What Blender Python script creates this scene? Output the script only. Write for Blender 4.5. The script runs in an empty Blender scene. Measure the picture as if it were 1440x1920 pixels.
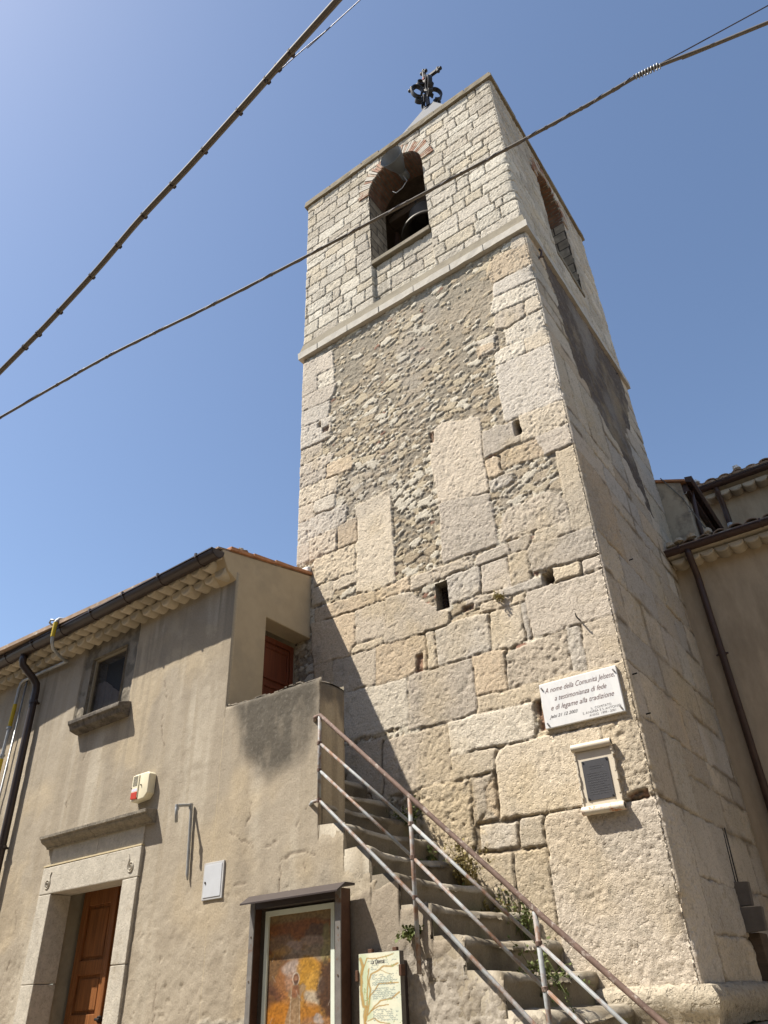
import bpy, bmesh, math, random
import numpy as np
from mathutils import Vector, Matrix
sc = bpy.context.scene
R_ = math.radians
# ---------------------------------------------------------------- camera, sky, sun, exposure
cam = bpy.data.objects.new('camera', bpy.data.cameras.new('camera'))
sc.collection.objects.link(cam); sc.camera = cam
cam.data.sensor_fit = 'HORIZONTAL'; cam.data.sensor_width = 36.0; cam.data.lens = 34.35
cam.data.clip_start = 0.05; cam.data.clip_end = 3000
def _cam_matrix(yaw, pitch, roll, loc):
    sa, ca, sb, cb = math.sin(yaw), math.cos(yaw), math.sin(pitch), math.cos(pitch)
    f = Vector((sa*cb, ca*cb, sb)); r = Vector((ca, -sa, 0)); d = f.cross(r)
    cg, sg = math.cos(roll), math.sin(roll)
    r2 = cg*r + sg*d; d2 = -sg*r + cg*d
    m = Matrix((r2, -d2, -f)).transposed().to_4x4(); m.translation = loc
    return m
cam.matrix_world = _cam_matrix(-0.5955, 0.5913, 0.0459, Vector((1.604, -5.770, -0.038)))

SUN_A, SUN_B = 1.12, 2.25          # light travels (A, 1, -B)
elev = math.atan2(SUN_B, math.hypot(SUN_A, 1)); azim = math.atan2(-SUN_A, -1.0)
wd = bpy.data.worlds.new('World'); sc.world = wd; wd.use_nodes = True
nt = wd.node_tree; bgn = nt.nodes['Background']
sky = nt.nodes.new('ShaderNodeTexSky'); sky.sky_type = 'NISHITA'; sky.sun_disc = False
sky.sun_elevation = elev; sky.sun_rotation = azim % (2*math.pi)
sky.altitude = 500; sky.air_density = 1.0; sky.dust_density = 1.1; sky.ozone_density = 1.1
nt.links.new(sky.outputs[0], bgn.inputs[0]); bgn.inputs[1].default_value = 0.098
sun = bpy.data.objects.new('sun', bpy.data.lights.new('sun', 'SUN')); sc.collection.objects.link(sun)
sun.data.energy = 4.9; sun.data.angle = R_(0.53); sun.data.color = (1.0, 0.93, 0.82)
sun.rotation_euler = Vector((-SUN_A, -1, SUN_B)).to_track_quat('Z', 'Y').to_euler()
sun.location = (-8, -8, 16)
sc.view_settings.view_transform = 'Standard'; sc.view_settings.look = 'None'
sc.view_settings.exposure = 0.95; sc.view_settings.gamma = 1.0

# ---------------------------------------------------------------- helpers
rnd = random.Random(7)
def _h(ix, iy, seed):
    n = (ix.astype(np.int64)*374761393 + iy.astype(np.int64)*668265263 + seed*1274126177) & 0xFFFFFFFF
    n = ((n ^ (n >> 13))*1274126177) & 0xFFFFFFFF
    n = n ^ (n >> 16)
    return (n & 0xFFFFFF)/float(0xFFFFFF)
def vn(x, y, seed=0):
    xi, yi = np.floor(x), np.floor(y); fx, fy = x-xi, y-yi
    u = fx*fx*fx*(fx*(fx*6-15)+10); v = fy*fy*fy*(fy*(fy*6-15)+10)
    a, b = _h(xi, yi, seed), _h(xi+1, yi, seed); c, d = _h(xi, yi+1, seed), _h(xi+1, yi+1, seed)
    return (a*(1-u)+b*u)*(1-v) + (c*(1-u)+d*u)*v
def fbm(x, y, seed=0, o=4, g=0.5):
    s = 0; a = 1; t = 0
    for k in range(o):
        s = s + a*vn(x*2**k+k*17.3, y*2**k-k*9.1, seed+k); t += a; a *= g
    return s/t
def sst(a, b, x):
    t = np.clip((x-a)/(b-a), 0, 1); return t*t*(3-2*t)
def mixc(c, col, w):
    return c*(1-w[..., None]) + np.array(col)*w[..., None]
def poly_dist(P, x, y):
    """signed distance (positive inside) of points to a polygon"""
    d = np.full(x.shape, 1e9); ins = np.zeros(x.shape, bool); n = len(P)
    for i in range(n):
        (ax, ay), (bx, by) = P[i], P[(i+1) % n]
        ex, ey = bx-ax, by-ay; L = ex*ex+ey*ey+1e-12
        t = np.clip(((x-ax)*ex+(y-ay)*ey)/L, 0, 1)
        d = np.minimum(d, np.hypot(x-ax-t*ex, y-ay-t*ey))
        c = ((ay > y) != (by > y)) & (x < ex*(y-ay)/(ey if abs(ey) > 1e-12 else 1e-12)+ax)
        ins ^= c
    return np.where(ins, d, -d)
def line_dist(P, x, y):
    d = np.full(x.shape, 1e9)
    for (ax, ay), (bx, by) in zip(P[:-1], P[1:]):
        ex, ey = bx-ax, by-ay; L = ex*ex+ey*ey+1e-12
        t = np.clip(((x-ax)*ex+(y-ay)*ey)/L, 0, 1)
        d = np.minimum(d, np.hypot(x-ax-t*ex, y-ay-t*ey))
    return d

def tag(o, label=None, cat=None, group=None, kind=None):
    if label: o['label'] = label
    if cat: o['category'] = cat
    if group: o['group'] = group
    if kind: o['kind'] = kind
    return o
def empty(name, loc=(0, 0, 0), rz=0.0, **k):
    o = bpy.data.objects.new(name, None); sc.collection.objects.link(o)
    o.location = loc; o.rotation_euler = (0, 0, rz); o.empty_display_size = 0.2
    return tag(o, **k)
class MB:
    def __init__(s): s.v = []; s.f = []
    def quad(s, *p):
        n = len(s.v); s.v += [tuple(q) for q in p]; s.f.append(tuple(range(n, n+len(p))))
    def box(s, x0, x1, y0, y1, z0, z1):
        n = len(s.v)
        s.v += [(x0,y0,z0),(x1,y0,z0),(x1,y1,z0),(x0,y1,z0),(x0,y0,z1),(x1,y0,z1),(x1,y1,z1),(x0,y1,z1)]
        s.f += [tuple(n+i for i in q) for q in ((0,3,2,1),(4,5,6,7),(0,1,5,4),(1,2,6,5),(2,3,7,6),(3,0,4,7))]
        return s
    def prism(s, P, a, b, ax='x'):
        """extrude polygon P (2-tuples) from a to b along axis ax"""
        def mk(p, t):
            return (t, p[0], p[1]) if ax == 'x' else ((p[0], t, p[1]) if ax == 'y' else (p[0], p[1], t))
        n = len(s.v); m = len(P)
        s.v += [mk(p, a) for p in P]+[mk(p, b) for p in P]
        s.f.append(tuple(range(n, n+m))); s.f.append(tuple(range(n+2*m-1, n+m-1, -1)))
        for i in range(m):
            j = (i+1) % m; s.f.append((n+i, n+m+i, n+m+j, n+j))
        return s
    def tube(s, pts, r, k=8, cap=True):
        pts = [Vector(p) for p in pts]; n0 = len(s.v); rs = r if isinstance(r, (list, tuple)) else [r]*len(pts)
        up = None
        for i, p in enumerate(pts):
            t = (pts[min(i+1, len(pts)-1)]-pts[max(i-1, 0)]).normalized()
            if up is None:
                up = Vector((0, 0, 1)) if abs(t.z) < .9 else Vector((1, 0, 0))
            a = t.cross(up).normalized(); b = a.cross(t).normalized(); up = b
            for j in range(k):
                an = 2*math.pi*j/k; q = p+rs[i]*(math.cos(an)*a+math.sin(an)*b); s.v.append(tuple(q))
        for i in range(len(pts)-1):
            for j in range(k):
                j2 = (j+1) % k
                s.f.append((n0+i*k+j, n0+i*k+j2, n0+(i+1)*k+j2, n0+(i+1)*k+j))
        if cap:
            s.f.append(tuple(n0+j for j in range(k-1, -1, -1))); e = n0+(len(pts)-1)*k
            s.f.append(tuple(e+j for j in range(k)))
        return s
    def lathe(s, prof, c=(0, 0, 0), k=32, M=None):
        n0 = len(s.v)
        for (r, z) in prof:
            for j in range(k):
                an = 2*math.pi*j/k; q = Vector((r*math.cos(an), r*math.sin(an), z))
                if M is not None: q = M @ q
                s.v.append((q.x+c[0], q.y+c[1], q.z+c[2]))
        for i in range(len(prof)-1):
            for j in range(k):
                j2 = (j+1) % k
                s.f.append((n0+i*k+j, n0+i*k+j2, n0+(i+1)*k+j2, n0+(i+1)*k+j))
        return s
    def build(s, name, mat, parent=None, bev=0, smooth=False, seg=2, jit=0, weld=False):
        me = bpy.data.meshes.new(name)
        v = s.v
        if jit:
            v = [tuple(c+rnd.uniform(-jit, jit) for c in p) for p in v]
        me.from_pydata(v, [], s.f); me.validate()
        bm = bmesh.new(); bm.from_mesh(me)
        if weld: bmesh.ops.remove_doubles(bm, verts=bm.verts, dist=.0005)
        if bev:
            es = [e for e in bm.edges if len(e.link_faces) == 2 and e.calc_face_angle(0) > 0.5]
            bmesh.ops.bevel(bm, geom=es, offset=bev, segments=seg, affect='EDGES', profile=0.6, clamp_overlap=True)
        bmesh.ops.recalc_face_normals(bm, faces=bm.faces)
        bm.to_mesh(me); bm.free()
        if smooth:
            for p in me.polygons: p.use_smooth = True
            if smooth != 'all' and hasattr(me, 'set_sharp_from_angle'): me.set_sharp_from_angle(angle=R_(40))
        me.materials.append(mat)
        o = bpy.data.objects.new(name, me); sc.collection.objects.link(o)
        if parent: o.parent = parent
        return o
def grid_mesh(name, P, keep, mat, parent=None, col=None, flip=False, smooth=True):
    """P: (ny,nx,3) points; keep: (ny-1,nx-1) faces kept"""
    ny, nx = P.shape[:2]
    idx = np.arange(ny*nx).reshape(ny, nx)
    a, b, c, d = idx[:-1, :-1], idx[:-1, 1:], idx[1:, 1:], idx[1:, :-1]
    F = np.stack([a, b, c, d] if not flip else [d, c, b, a], -1)[keep]
    used = np.unique(F); remap = np.full(ny*nx, -1); remap[used] = np.arange(len(used)); F = remap[F]
    V = P.reshape(-1, 3)[used]
    me = bpy.data.meshes.new(name)
    me.vertices.add(len(V)); me.vertices.foreach_set('co', V.astype(np.float32).ravel())
    me.loops.add(F.size); me.loops.foreach_set('vertex_index', F.astype(np.int32).ravel())
    me.polygons.add(len(F)); me.polygons.foreach_set('loop_start', np.arange(0, F.size, 4, dtype=np.int32))
    me.polygons.foreach_set('loop_total', np.full(len(F), 4, dtype=np.int32))
    me.update(calc_edges=True)
    me.polygons.foreach_set('use_smooth', np.full(len(F), smooth, dtype=bool))
    if col is not None:
        at = me.color_attributes.new('Col', 'FLOAT_COLOR', 'POINT')
        cc = np.ones((len(V), 4), np.float32); cc[:, :3] = col.reshape(-1, 3)[used]
        at.data.foreach_set('color', cc.ravel())
    me.materials.append(mat); me.validate()
    o = bpy.data.objects.new(name, me); sc.collection.objects.link(o)
    if parent: o.parent = parent
    return o

def mat(name, color=(.5, .5, .5), rough=.8, metal=0.0, attr=False, var=.12, vscale=14., bump=0., bscale=90., bdist=.004,
        spots=None, sscale=6., sthr=(.55, .7), spec=.3, stretch=(1, 1, 1), pits=0.):
    m = bpy.data.materials.new(name); m.use_nodes = True; t = m.node_tree; N = t.nodes; L = t.links
    b = N['Principled BSDF']; b.inputs['Roughness'].default_value = rough; b.inputs['Metallic'].default_value = metal
    b.inputs['Specular IOR Level'].default_value = spec
    tc = N.new('ShaderNodeTexCoord'); mp = N.new('ShaderNodeMapping'); mp.inputs['Scale'].default_value = stretch
    L.new(tc.outputs['Object'], mp.inputs['Vector']); vec = mp.outputs['Vector']
    if attr:
        a = N.new('ShaderNodeAttribute'); a.attribute_name = 'Col'; src = a.outputs['Color']
    else:
        a = N.new('ShaderNodeRGB'); a.outputs[0].default_value = (*color, 1); src = a.outputs[0]
    def noise(scale, detail=4, rough_=.6):
        n = N.new('ShaderNodeTexNoise'); n.inputs['Scale'].default_value = scale; n.inputs['Detail'].default_value = detail
        n.inputs['Roughness'].default_value = rough_; L.new(vec, n.inputs['Vector']); return n.outputs['Fac']
    def ramp(fac, lo, hi, a0=0., a1=1.):
        r = N.new('ShaderNodeMapRange'); r.inputs['From Min'].default_value = lo; r.inputs['From Max'].default_value = hi
        r.inputs['To Min'].default_value = a0; r.inputs['To Max'].default_value = a1; L.new(fac, r.inputs['Value']); return r.outputs['Result']
    def mul(c, fac):
        x = N.new('ShaderNodeMix'); x.data_type = 'RGBA'; x.blend_type = 'MULTIPLY'; x.inputs['Factor'].default_value = 1
        L.new(c, x.inputs['A']); L.new(fac, x.inputs['B']); return x.outputs['Result']
    if var:
        src = mul(src, ramp(noise(vscale, 6, .65), .3, .7, 1-var, 1+var))
    if spots:
        x = N.new('ShaderNodeMix'); x.data_type = 'RGBA'; L.new(ramp(noise(sscale, 6, .7), sthr[0], sthr[1]), x.inputs['Factor'])
        L.new(src, x.inputs['A']); x.inputs['B'].default_value = (*spots, 1); src = x.outputs['Result']
    if pits:
        src = mul(src, ramp(noise(bscale*.8, 4, .7), .34, .50, 1-.45*pits, 1.06))
    L.new(src, b.inputs['Base Color'])
    if bump:
        h = noise(bscale, 5, .7)
        if pits:
            p = ramp(noise(bscale*.45, 3, .6), .34, .46, -pits, 0.)
            s = N.new('ShaderNodeMath'); s.operation = 'ADD'; L.new(h, s.inputs[0]); L.new(p, s.inputs[1]); h = s.outputs[0]
        bn = N.new('ShaderNodeBump'); bn.inputs['Strength'].default_value = bump; bn.inputs['Distance'].default_value = bdist
        L.new(h, bn.inputs['Height']); L.new(bn.outputs['Normal'], b.inputs['Normal'])
    return m
M = {}
M['stone'] = mat('weathered_limestone', attr=True, rough=.92, var=.16, vscale=60, bump=.8, bscale=80, bdist=.010, pits=.55, spec=.12)
M['plaster'] = mat('old_plaster', attr=True, rough=.93, var=.12, vscale=60, bump=.7, bscale=95, bdist=.005, pits=.25, spec=.12)
M['rough_plaster'] = mat('rough_plaster', (.30, .265, .20), rough=.93, var=.14, vscale=9, bump=.6, bscale=70, bdist=.007, spec=.12)
M['smooth_plaster'] = mat('beige_plaster', (.43, .35, .235), rough=.93, var=.07, vscale=5, bump=.35, bscale=60, bdist=.003, spec=.12, spots=(.33, .28, .20), sscale=1.6, sthr=(.52, .75))
M['church_plaster'] = mat('church_plaster', (.42, .335, .23), rough=.93, var=.13, vscale=4, bump=.5, bscale=45, bdist=.006, spec=.12, spots=(.31, .245, .165), sscale=1.6, sthr=(.47, .68), stretch=(1.6, 1.6, .5))
M['annex_plaster'] = mat('stained_plaster', (.42, .35, .25), rough=.93, var=.1, vscale=6, bump=.4, bscale=50, bdist=.004, spots=(.16, .13, .10), sscale=2.2, sthr=(.50, .66))
M['corbel'] = mat('limewashed_tile', (.48, .42, .32), rough=.9, var=.12, vscale=12, bump=.35, bscale=60, bdist=.004, spots=(.34, .28, .20), sscale=7, sthr=(.58, .75))
_t = M['corbel'].node_tree; _b = _t.nodes['Principled BSDF']; _src = _b.inputs['Base Color'].links[0].from_socket
_oi = _t.nodes.new('ShaderNodeObjectInfo'); _mr = _t.nodes.new('ShaderNodeMapRange'); _mr.inputs['To Min'].default_value = .72; _mr.inputs['To Max'].default_value = 1.12
_t.links.new(_oi.outputs['Random'], _mr.inputs['Value']); _mx = _t.nodes.new('ShaderNodeMix'); _mx.data_type = 'RGBA'; _mx.blend_type = 'MULTIPLY'; _mx.inputs['Factor'].default_value = 1
_t.links.new(_src, _mx.inputs['A']); _t.links.new(_mr.outputs['Result'], _mx.inputs['B']); _t.links.new(_mx.outputs['Result'], _b.inputs['Base Color'])
M['dressed'] = mat('dressed_stone', (.44, .405, .34), rough=.9, var=.16, vscale=16, bump=.6, bscale=75, bdist=.006, pits=.4, spots=(.33, .29, .23), sscale=5, sthr=(.55, .72), spec=.15)
M['greystone'] = mat('grey_stone', (.22, .195, .155), rough=.92, var=.22, vscale=12, bump=.7, bscale=60, bdist=.008, pits=.5, spots=(.12, .105, .085), sscale=8, sthr=(.5, .66), spec=.15)
M['sillstone'] = mat('dark_sill_stone', (.15, .13, .105), rough=.92, var=.25, vscale=14, bump=.7, bscale=50, bdist=.008, pits=.5, spots=(.07, .06, .05), sscale=9, sthr=(.45, .62))
M['concrete'] = mat('weathered_concrete', (.19, .165, .12), rough=.93, var=.2, vscale=10, bump=.6, bscale=70, bdist=.006, spots=(.2, .175, .13), sscale=5, sthr=(.5, .7))
M['cornice'] = mat('lichened_concrete', (.19, .16, .11), rough=.93, var=.22, vscale=10, bump=.6, bscale=70, bdist=.006, spots=(.14, .12, .085), sscale=4, sthr=(.5, .7))
M['palestone'] = mat('pale_stone', (.43, .40, .345), rough=.9, var=.12, vscale=14, bump=.45, bscale=70, bdist=.004, spots=(.36, .32, .26), sscale=6, sthr=(.58, .75))
M['plinth'] = mat('plinth_stone', (.40, .35, .27), rough=.92, var=.2, vscale=40, bump=1.0, bscale=45, bdist=.014, pits=.7, spots=(.30, .255, .19), sscale=5, sthr=(.5, .7))
M['step'] = mat('worn_step_stone', (.29, .255, .20), rough=.92, var=.22, vscale=9, bump=.7, bscale=55, bdist=.008, pits=.5, spots=(.15, .13, .10), sscale=5, sthr=(.52, .7))
M['tilebrick'] = mat('arch_brick', (.27, .145, .095), rough=.9, var=.4, vscale=11, bump=.4, bscale=60, bdist=.004, spots=(.40, .33, .25), sscale=7, sthr=(.46, .56))
M['tile'] = mat('terracotta', (.42, .20, .10), rough=.85, var=.25, vscale=7, bump=.4, bscale=60, bdist=.004, spots=(.36, .29, .2), sscale=5, sthr=(.55, .75))
M['oldtile'] = mat('weathered_tile', (.30, .215, .15), rough=.9, var=.3, vscale=7, bump=.4, bscale=60, bdist=.004, spots=(.5, .46, .38), sscale=6, sthr=(.55, .7))
M['gutter'] = mat('brown_painted_metal', (.035, .022, .017), rough=.42, metal=0, var=.15, vscale=9, spec=.5)
M['gutter2'] = mat('dark_brown_metal', (.055, .030, .022), rough=.5, var=.2, vscale=9, spec=.4)
M['black'] = mat('black_iron', (.02, .02, .021), rough=.5, metal=.3, var=.3, vscale=20)
M['redpaint'] = mat('faded_red_paint', (.35, .06, .045), rough=.6, var=.2)
M['wood'] = mat('varnished_wood', (.22, .085, .026), rough=.5, var=.45, vscale=5, stretch=(9, 9, .6), bump=.3, bscale=20, bdist=.002, spots=(.18, .06, .016), sscale=3, sthr=(.5, .75), spec=.4)
M['redwood'] = mat('red_brown_wood', (.13, .032, .012), rough=.45, var=.3, vscale=3, stretch=(9, 9, .7), spec=.4)
M['rail'] = mat('grey_painted_steel', (.27, .285, .29), rough=.55, var=.15, vscale=20, spots=(.19, .11, .07), sscale=8, sthr=(.46, .62), bump=.2, bscale=60, bdist=.002)
M['rustrail'] = mat('rusty_steel', (.15, .10, .08), rough=.75, var=.3, vscale=16, spots=(.38, .33, .29), sscale=17, sthr=(.55, .66), bump=.35, bscale=80, bdist=.002)
M['galv'] = mat('galvanised_steel', (.36, .37, .37), rough=.45, metal=.4, var=.15, vscale=18)
M['yellow'] = mat('yellow_sleeve', (.50, .36, .02), rough=.5, var=.1)
M['lightmetal'] = mat('lead_sheet', (.12, .125, .135), rough=.8, metal=.1, var=.1, vscale=6)
M['cream'] = mat('cream_plastic', (.72, .66, .48), rough=.45, var=.04, spec=.4)
M['darkslot'] = mat('dark_slot', (.06, .055, .045), rough=.8, var=.1)
M['redlens'] = mat('red_lens', (.48, .05, .025), rough=.25, var=.08, spec=.5)
M['paleblue'] = mat('pale_label', (.62, .62, .72), rough=.5, var=.1)
M['boxgrey'] = mat('light_grey_paint', (.47, .49, .52), rough=.5, var=.06, vscale=8, spots=(.36, .33, .3), sscale=6, sthr=(.62, .75))
M['boxframe'] = mat('frame_grey_paint', (.42, .42, .42), rough=.55, var=.1, spots=(.3, .17, .1), sscale=9, sthr=(.58, .7))
M['marble'] = mat('white_marble', (.68, .68, .67), rough=.35, var=.07, vscale=7, spots=(.58, .60, .61), sscale=9, sthr=(.5, .75), spec=.4, stretch=(1.4, 1, .7))
M['ink'] = mat('engraved_brown_paint', (.10, .035, .03), rough=.7, var=.1)
M['inkgrey'] = mat('engraved_grey_paint', (.13, .12, .12), rough=.7, var=.1)
M['scrollpaint'] = mat('cream_painted_metal', (.56, .50, .40), rough=.5, var=.06, spots=(.42, .17, .06), sscale=9, sthr=(.69, .76))
M['rustcream'] = mat('rusting_cream_metal', (.66, .60, .49), rough=.55, var=.06, spots=(.40, .15, .05), sscale=22, sthr=(.53, .62))
M['slate'] = mat('dark_grey_plate', (.075, .075, .082), rough=.4, metal=.2, var=.06)
M['slateline'] = mat('faint_engraving', (.05, .05, .055), rough=.5, var=0)
M['boardroof'] = mat('brown_sheet_metal', (.045, .034, .032), rough=.45, var=.1, spec=.4)
M['boardframe'] = mat('grey_steel_frame', (.16, .15, .14), rough=.5, var=.2, vscale=14, spots=(.14, .075, .04), sscale=9, sthr=(.58, .68))
M['boardside'] = mat('rusty_brown_side', (.10, .05, .03), rough=.6, var=.25)
M['boardback'] = mat('dark_board', (.10, .085, .065), rough=.7, var=.15)
M['mint'] = mat('pale_mint_border', (.62, .67, .58), rough=.6, var=.04)
M['paint'] = mat('oil_painting', attr=True, rough=.45, var=.1, vscale=60, spec=.4)
M['ceramic'] = mat('painted_tile_panel', attr=True, rough=.35, var=.05, vscale=40, spec=.4)
M['bell'] = mat('dark_bronze', (.085, .08, .072), rough=.5, metal=.4, var=.25, vscale=9)
M['horn'] = mat('grey_horn_metal', (.17, .185, .20), rough=.5, metal=.2, var=.1)
M['glass'] = mat('dark_glass', (.030, .026, .023), rough=.35, var=0, spec=.05); M['glass'].node_tree.nodes['Principled BSDF'].inputs['Alpha'].default_value = .45
M['cable'] = mat('grey_cable', (.15, .132, .112), rough=.7, var=.15, vscale=20)
M['darkcable'] = mat('black_cable', (.02, .02, .022), rough=.6, var=.1)
M['thinwire'] = mat('steel_wire', (.10, .10, .13), rough=.5, metal=.3, var=0)
M['tie'] = mat('dark_tie', (.05, .035, .03), rough=.7, var=.1)
M['cover'] = mat('dark_conduit_cover', (.13, .115, .10), rough=.7, var=.15, vscale=12, bump=.3, bscale=60)
M['leaf'] = mat('weed_leaf', (.10, .12, .035), rough=.7, var=.35, vscale=9)
M['leaf2'] = mat('dry_weed', (.21, .17, .06), rough=.8, var=.35, vscale=9)
M['ground'] = mat('stone_paving', (.23, .19, .14), rough=.9, var=.2, vscale=3, bump=.4, bscale=20, bdist=.01)
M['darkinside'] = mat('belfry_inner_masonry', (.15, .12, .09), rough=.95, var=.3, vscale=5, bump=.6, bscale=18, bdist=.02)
M['oldwood'] = mat('old_dark_timber', (.09, .065, .045), rough=.85, var=.3, vscale=4, stretch=(1, 1, 6))
M['whitecaulk'] = mat('white_mortar', (.66, .65, .62), rough=.9, var=.1, bump=.5, bscale=40, bdist=.008)

def brick_mat(name, c1, c2, mortar, bw, bh, swap):
    m = bpy.data.materials.new(name); m.use_nodes = True; t = m.node_tree; N = t.nodes; L = t.links; b = N['Principled BSDF']
    b.inputs['Roughness'].default_value = .93
    uv = N.new('ShaderNodeUVMap'); br = N.new('ShaderNodeTexBrick')
    L.new(uv.outputs[0], br.inputs['Vector']); br.inputs['Scale'].default_value = 1.0
    br.inputs['Color1'].default_value = (*c1, 1); br.inputs['Color2'].default_value = (*c2, 1); br.inputs['Mortar'].default_value = (*mortar, 1)
    br.inputs['Brick Width'].default_value = bw; br.inputs['Row Height'].default_value = bh; br.inputs['Mortar Size'].default_value = .012
    nz = N.new('ShaderNodeTexNoise'); nz.inputs['Scale'].default_value = 9; nz.inputs['Detail'].default_value = 5
    tc = N.new('ShaderNodeTexCoord'); L.new(tc.outputs['Object'], nz.inputs['Vector'])
    mr = N.new('ShaderNodeMapRange'); mr.inputs['From Min'].default_value = .3; mr.inputs['From Max'].default_value = .7
    mr.inputs['To Min'].default_value = .65; mr.inputs['To Max'].default_value = 1.25; L.new(nz.outputs['Fac'], mr.inputs['Value'])
    x = N.new('ShaderNodeMix'); x.data_type = 'RGBA'; x.blend_type = 'MULTIPLY'; x.inputs['Factor'].default_value = 1
    L.new(br.outputs['Color'], x.inputs['A']); L.new(mr.outputs['Result'], x.inputs['B']); L.new(x.outputs['Result'], b.inputs['Base Color'])
    bp = N.new('ShaderNodeBump'); bp.inputs['Strength'].default_value = .8; bp.inputs['Distance'].default_value = .012; bp.invert = True
    L.new(br.outputs['Fac'], bp.inputs['Height']); L.new(bp.outputs['Normal'], b.inputs['Normal'])
    return m
M['brick'] = brick_mat('old_brick', (.17, .08, .05), (.21, .115, .07), (.14, .11, .08), .24, .065, False)
M['jambstone'] = brick_mat('jamb_masonry', (.34, .295, .23), (.25, .21, .155), (.08, .065, .05), .34, .21, False)

# ---------------------------------------------------------------- ground
gb = MB(); gb.quad((-900, -900, -1.65), (900, -900, -1.65), (900, 900, -1.65), (-900, 900, -1.65))
tag(gb.build('ground', M['ground']), kind='structure')

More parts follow.
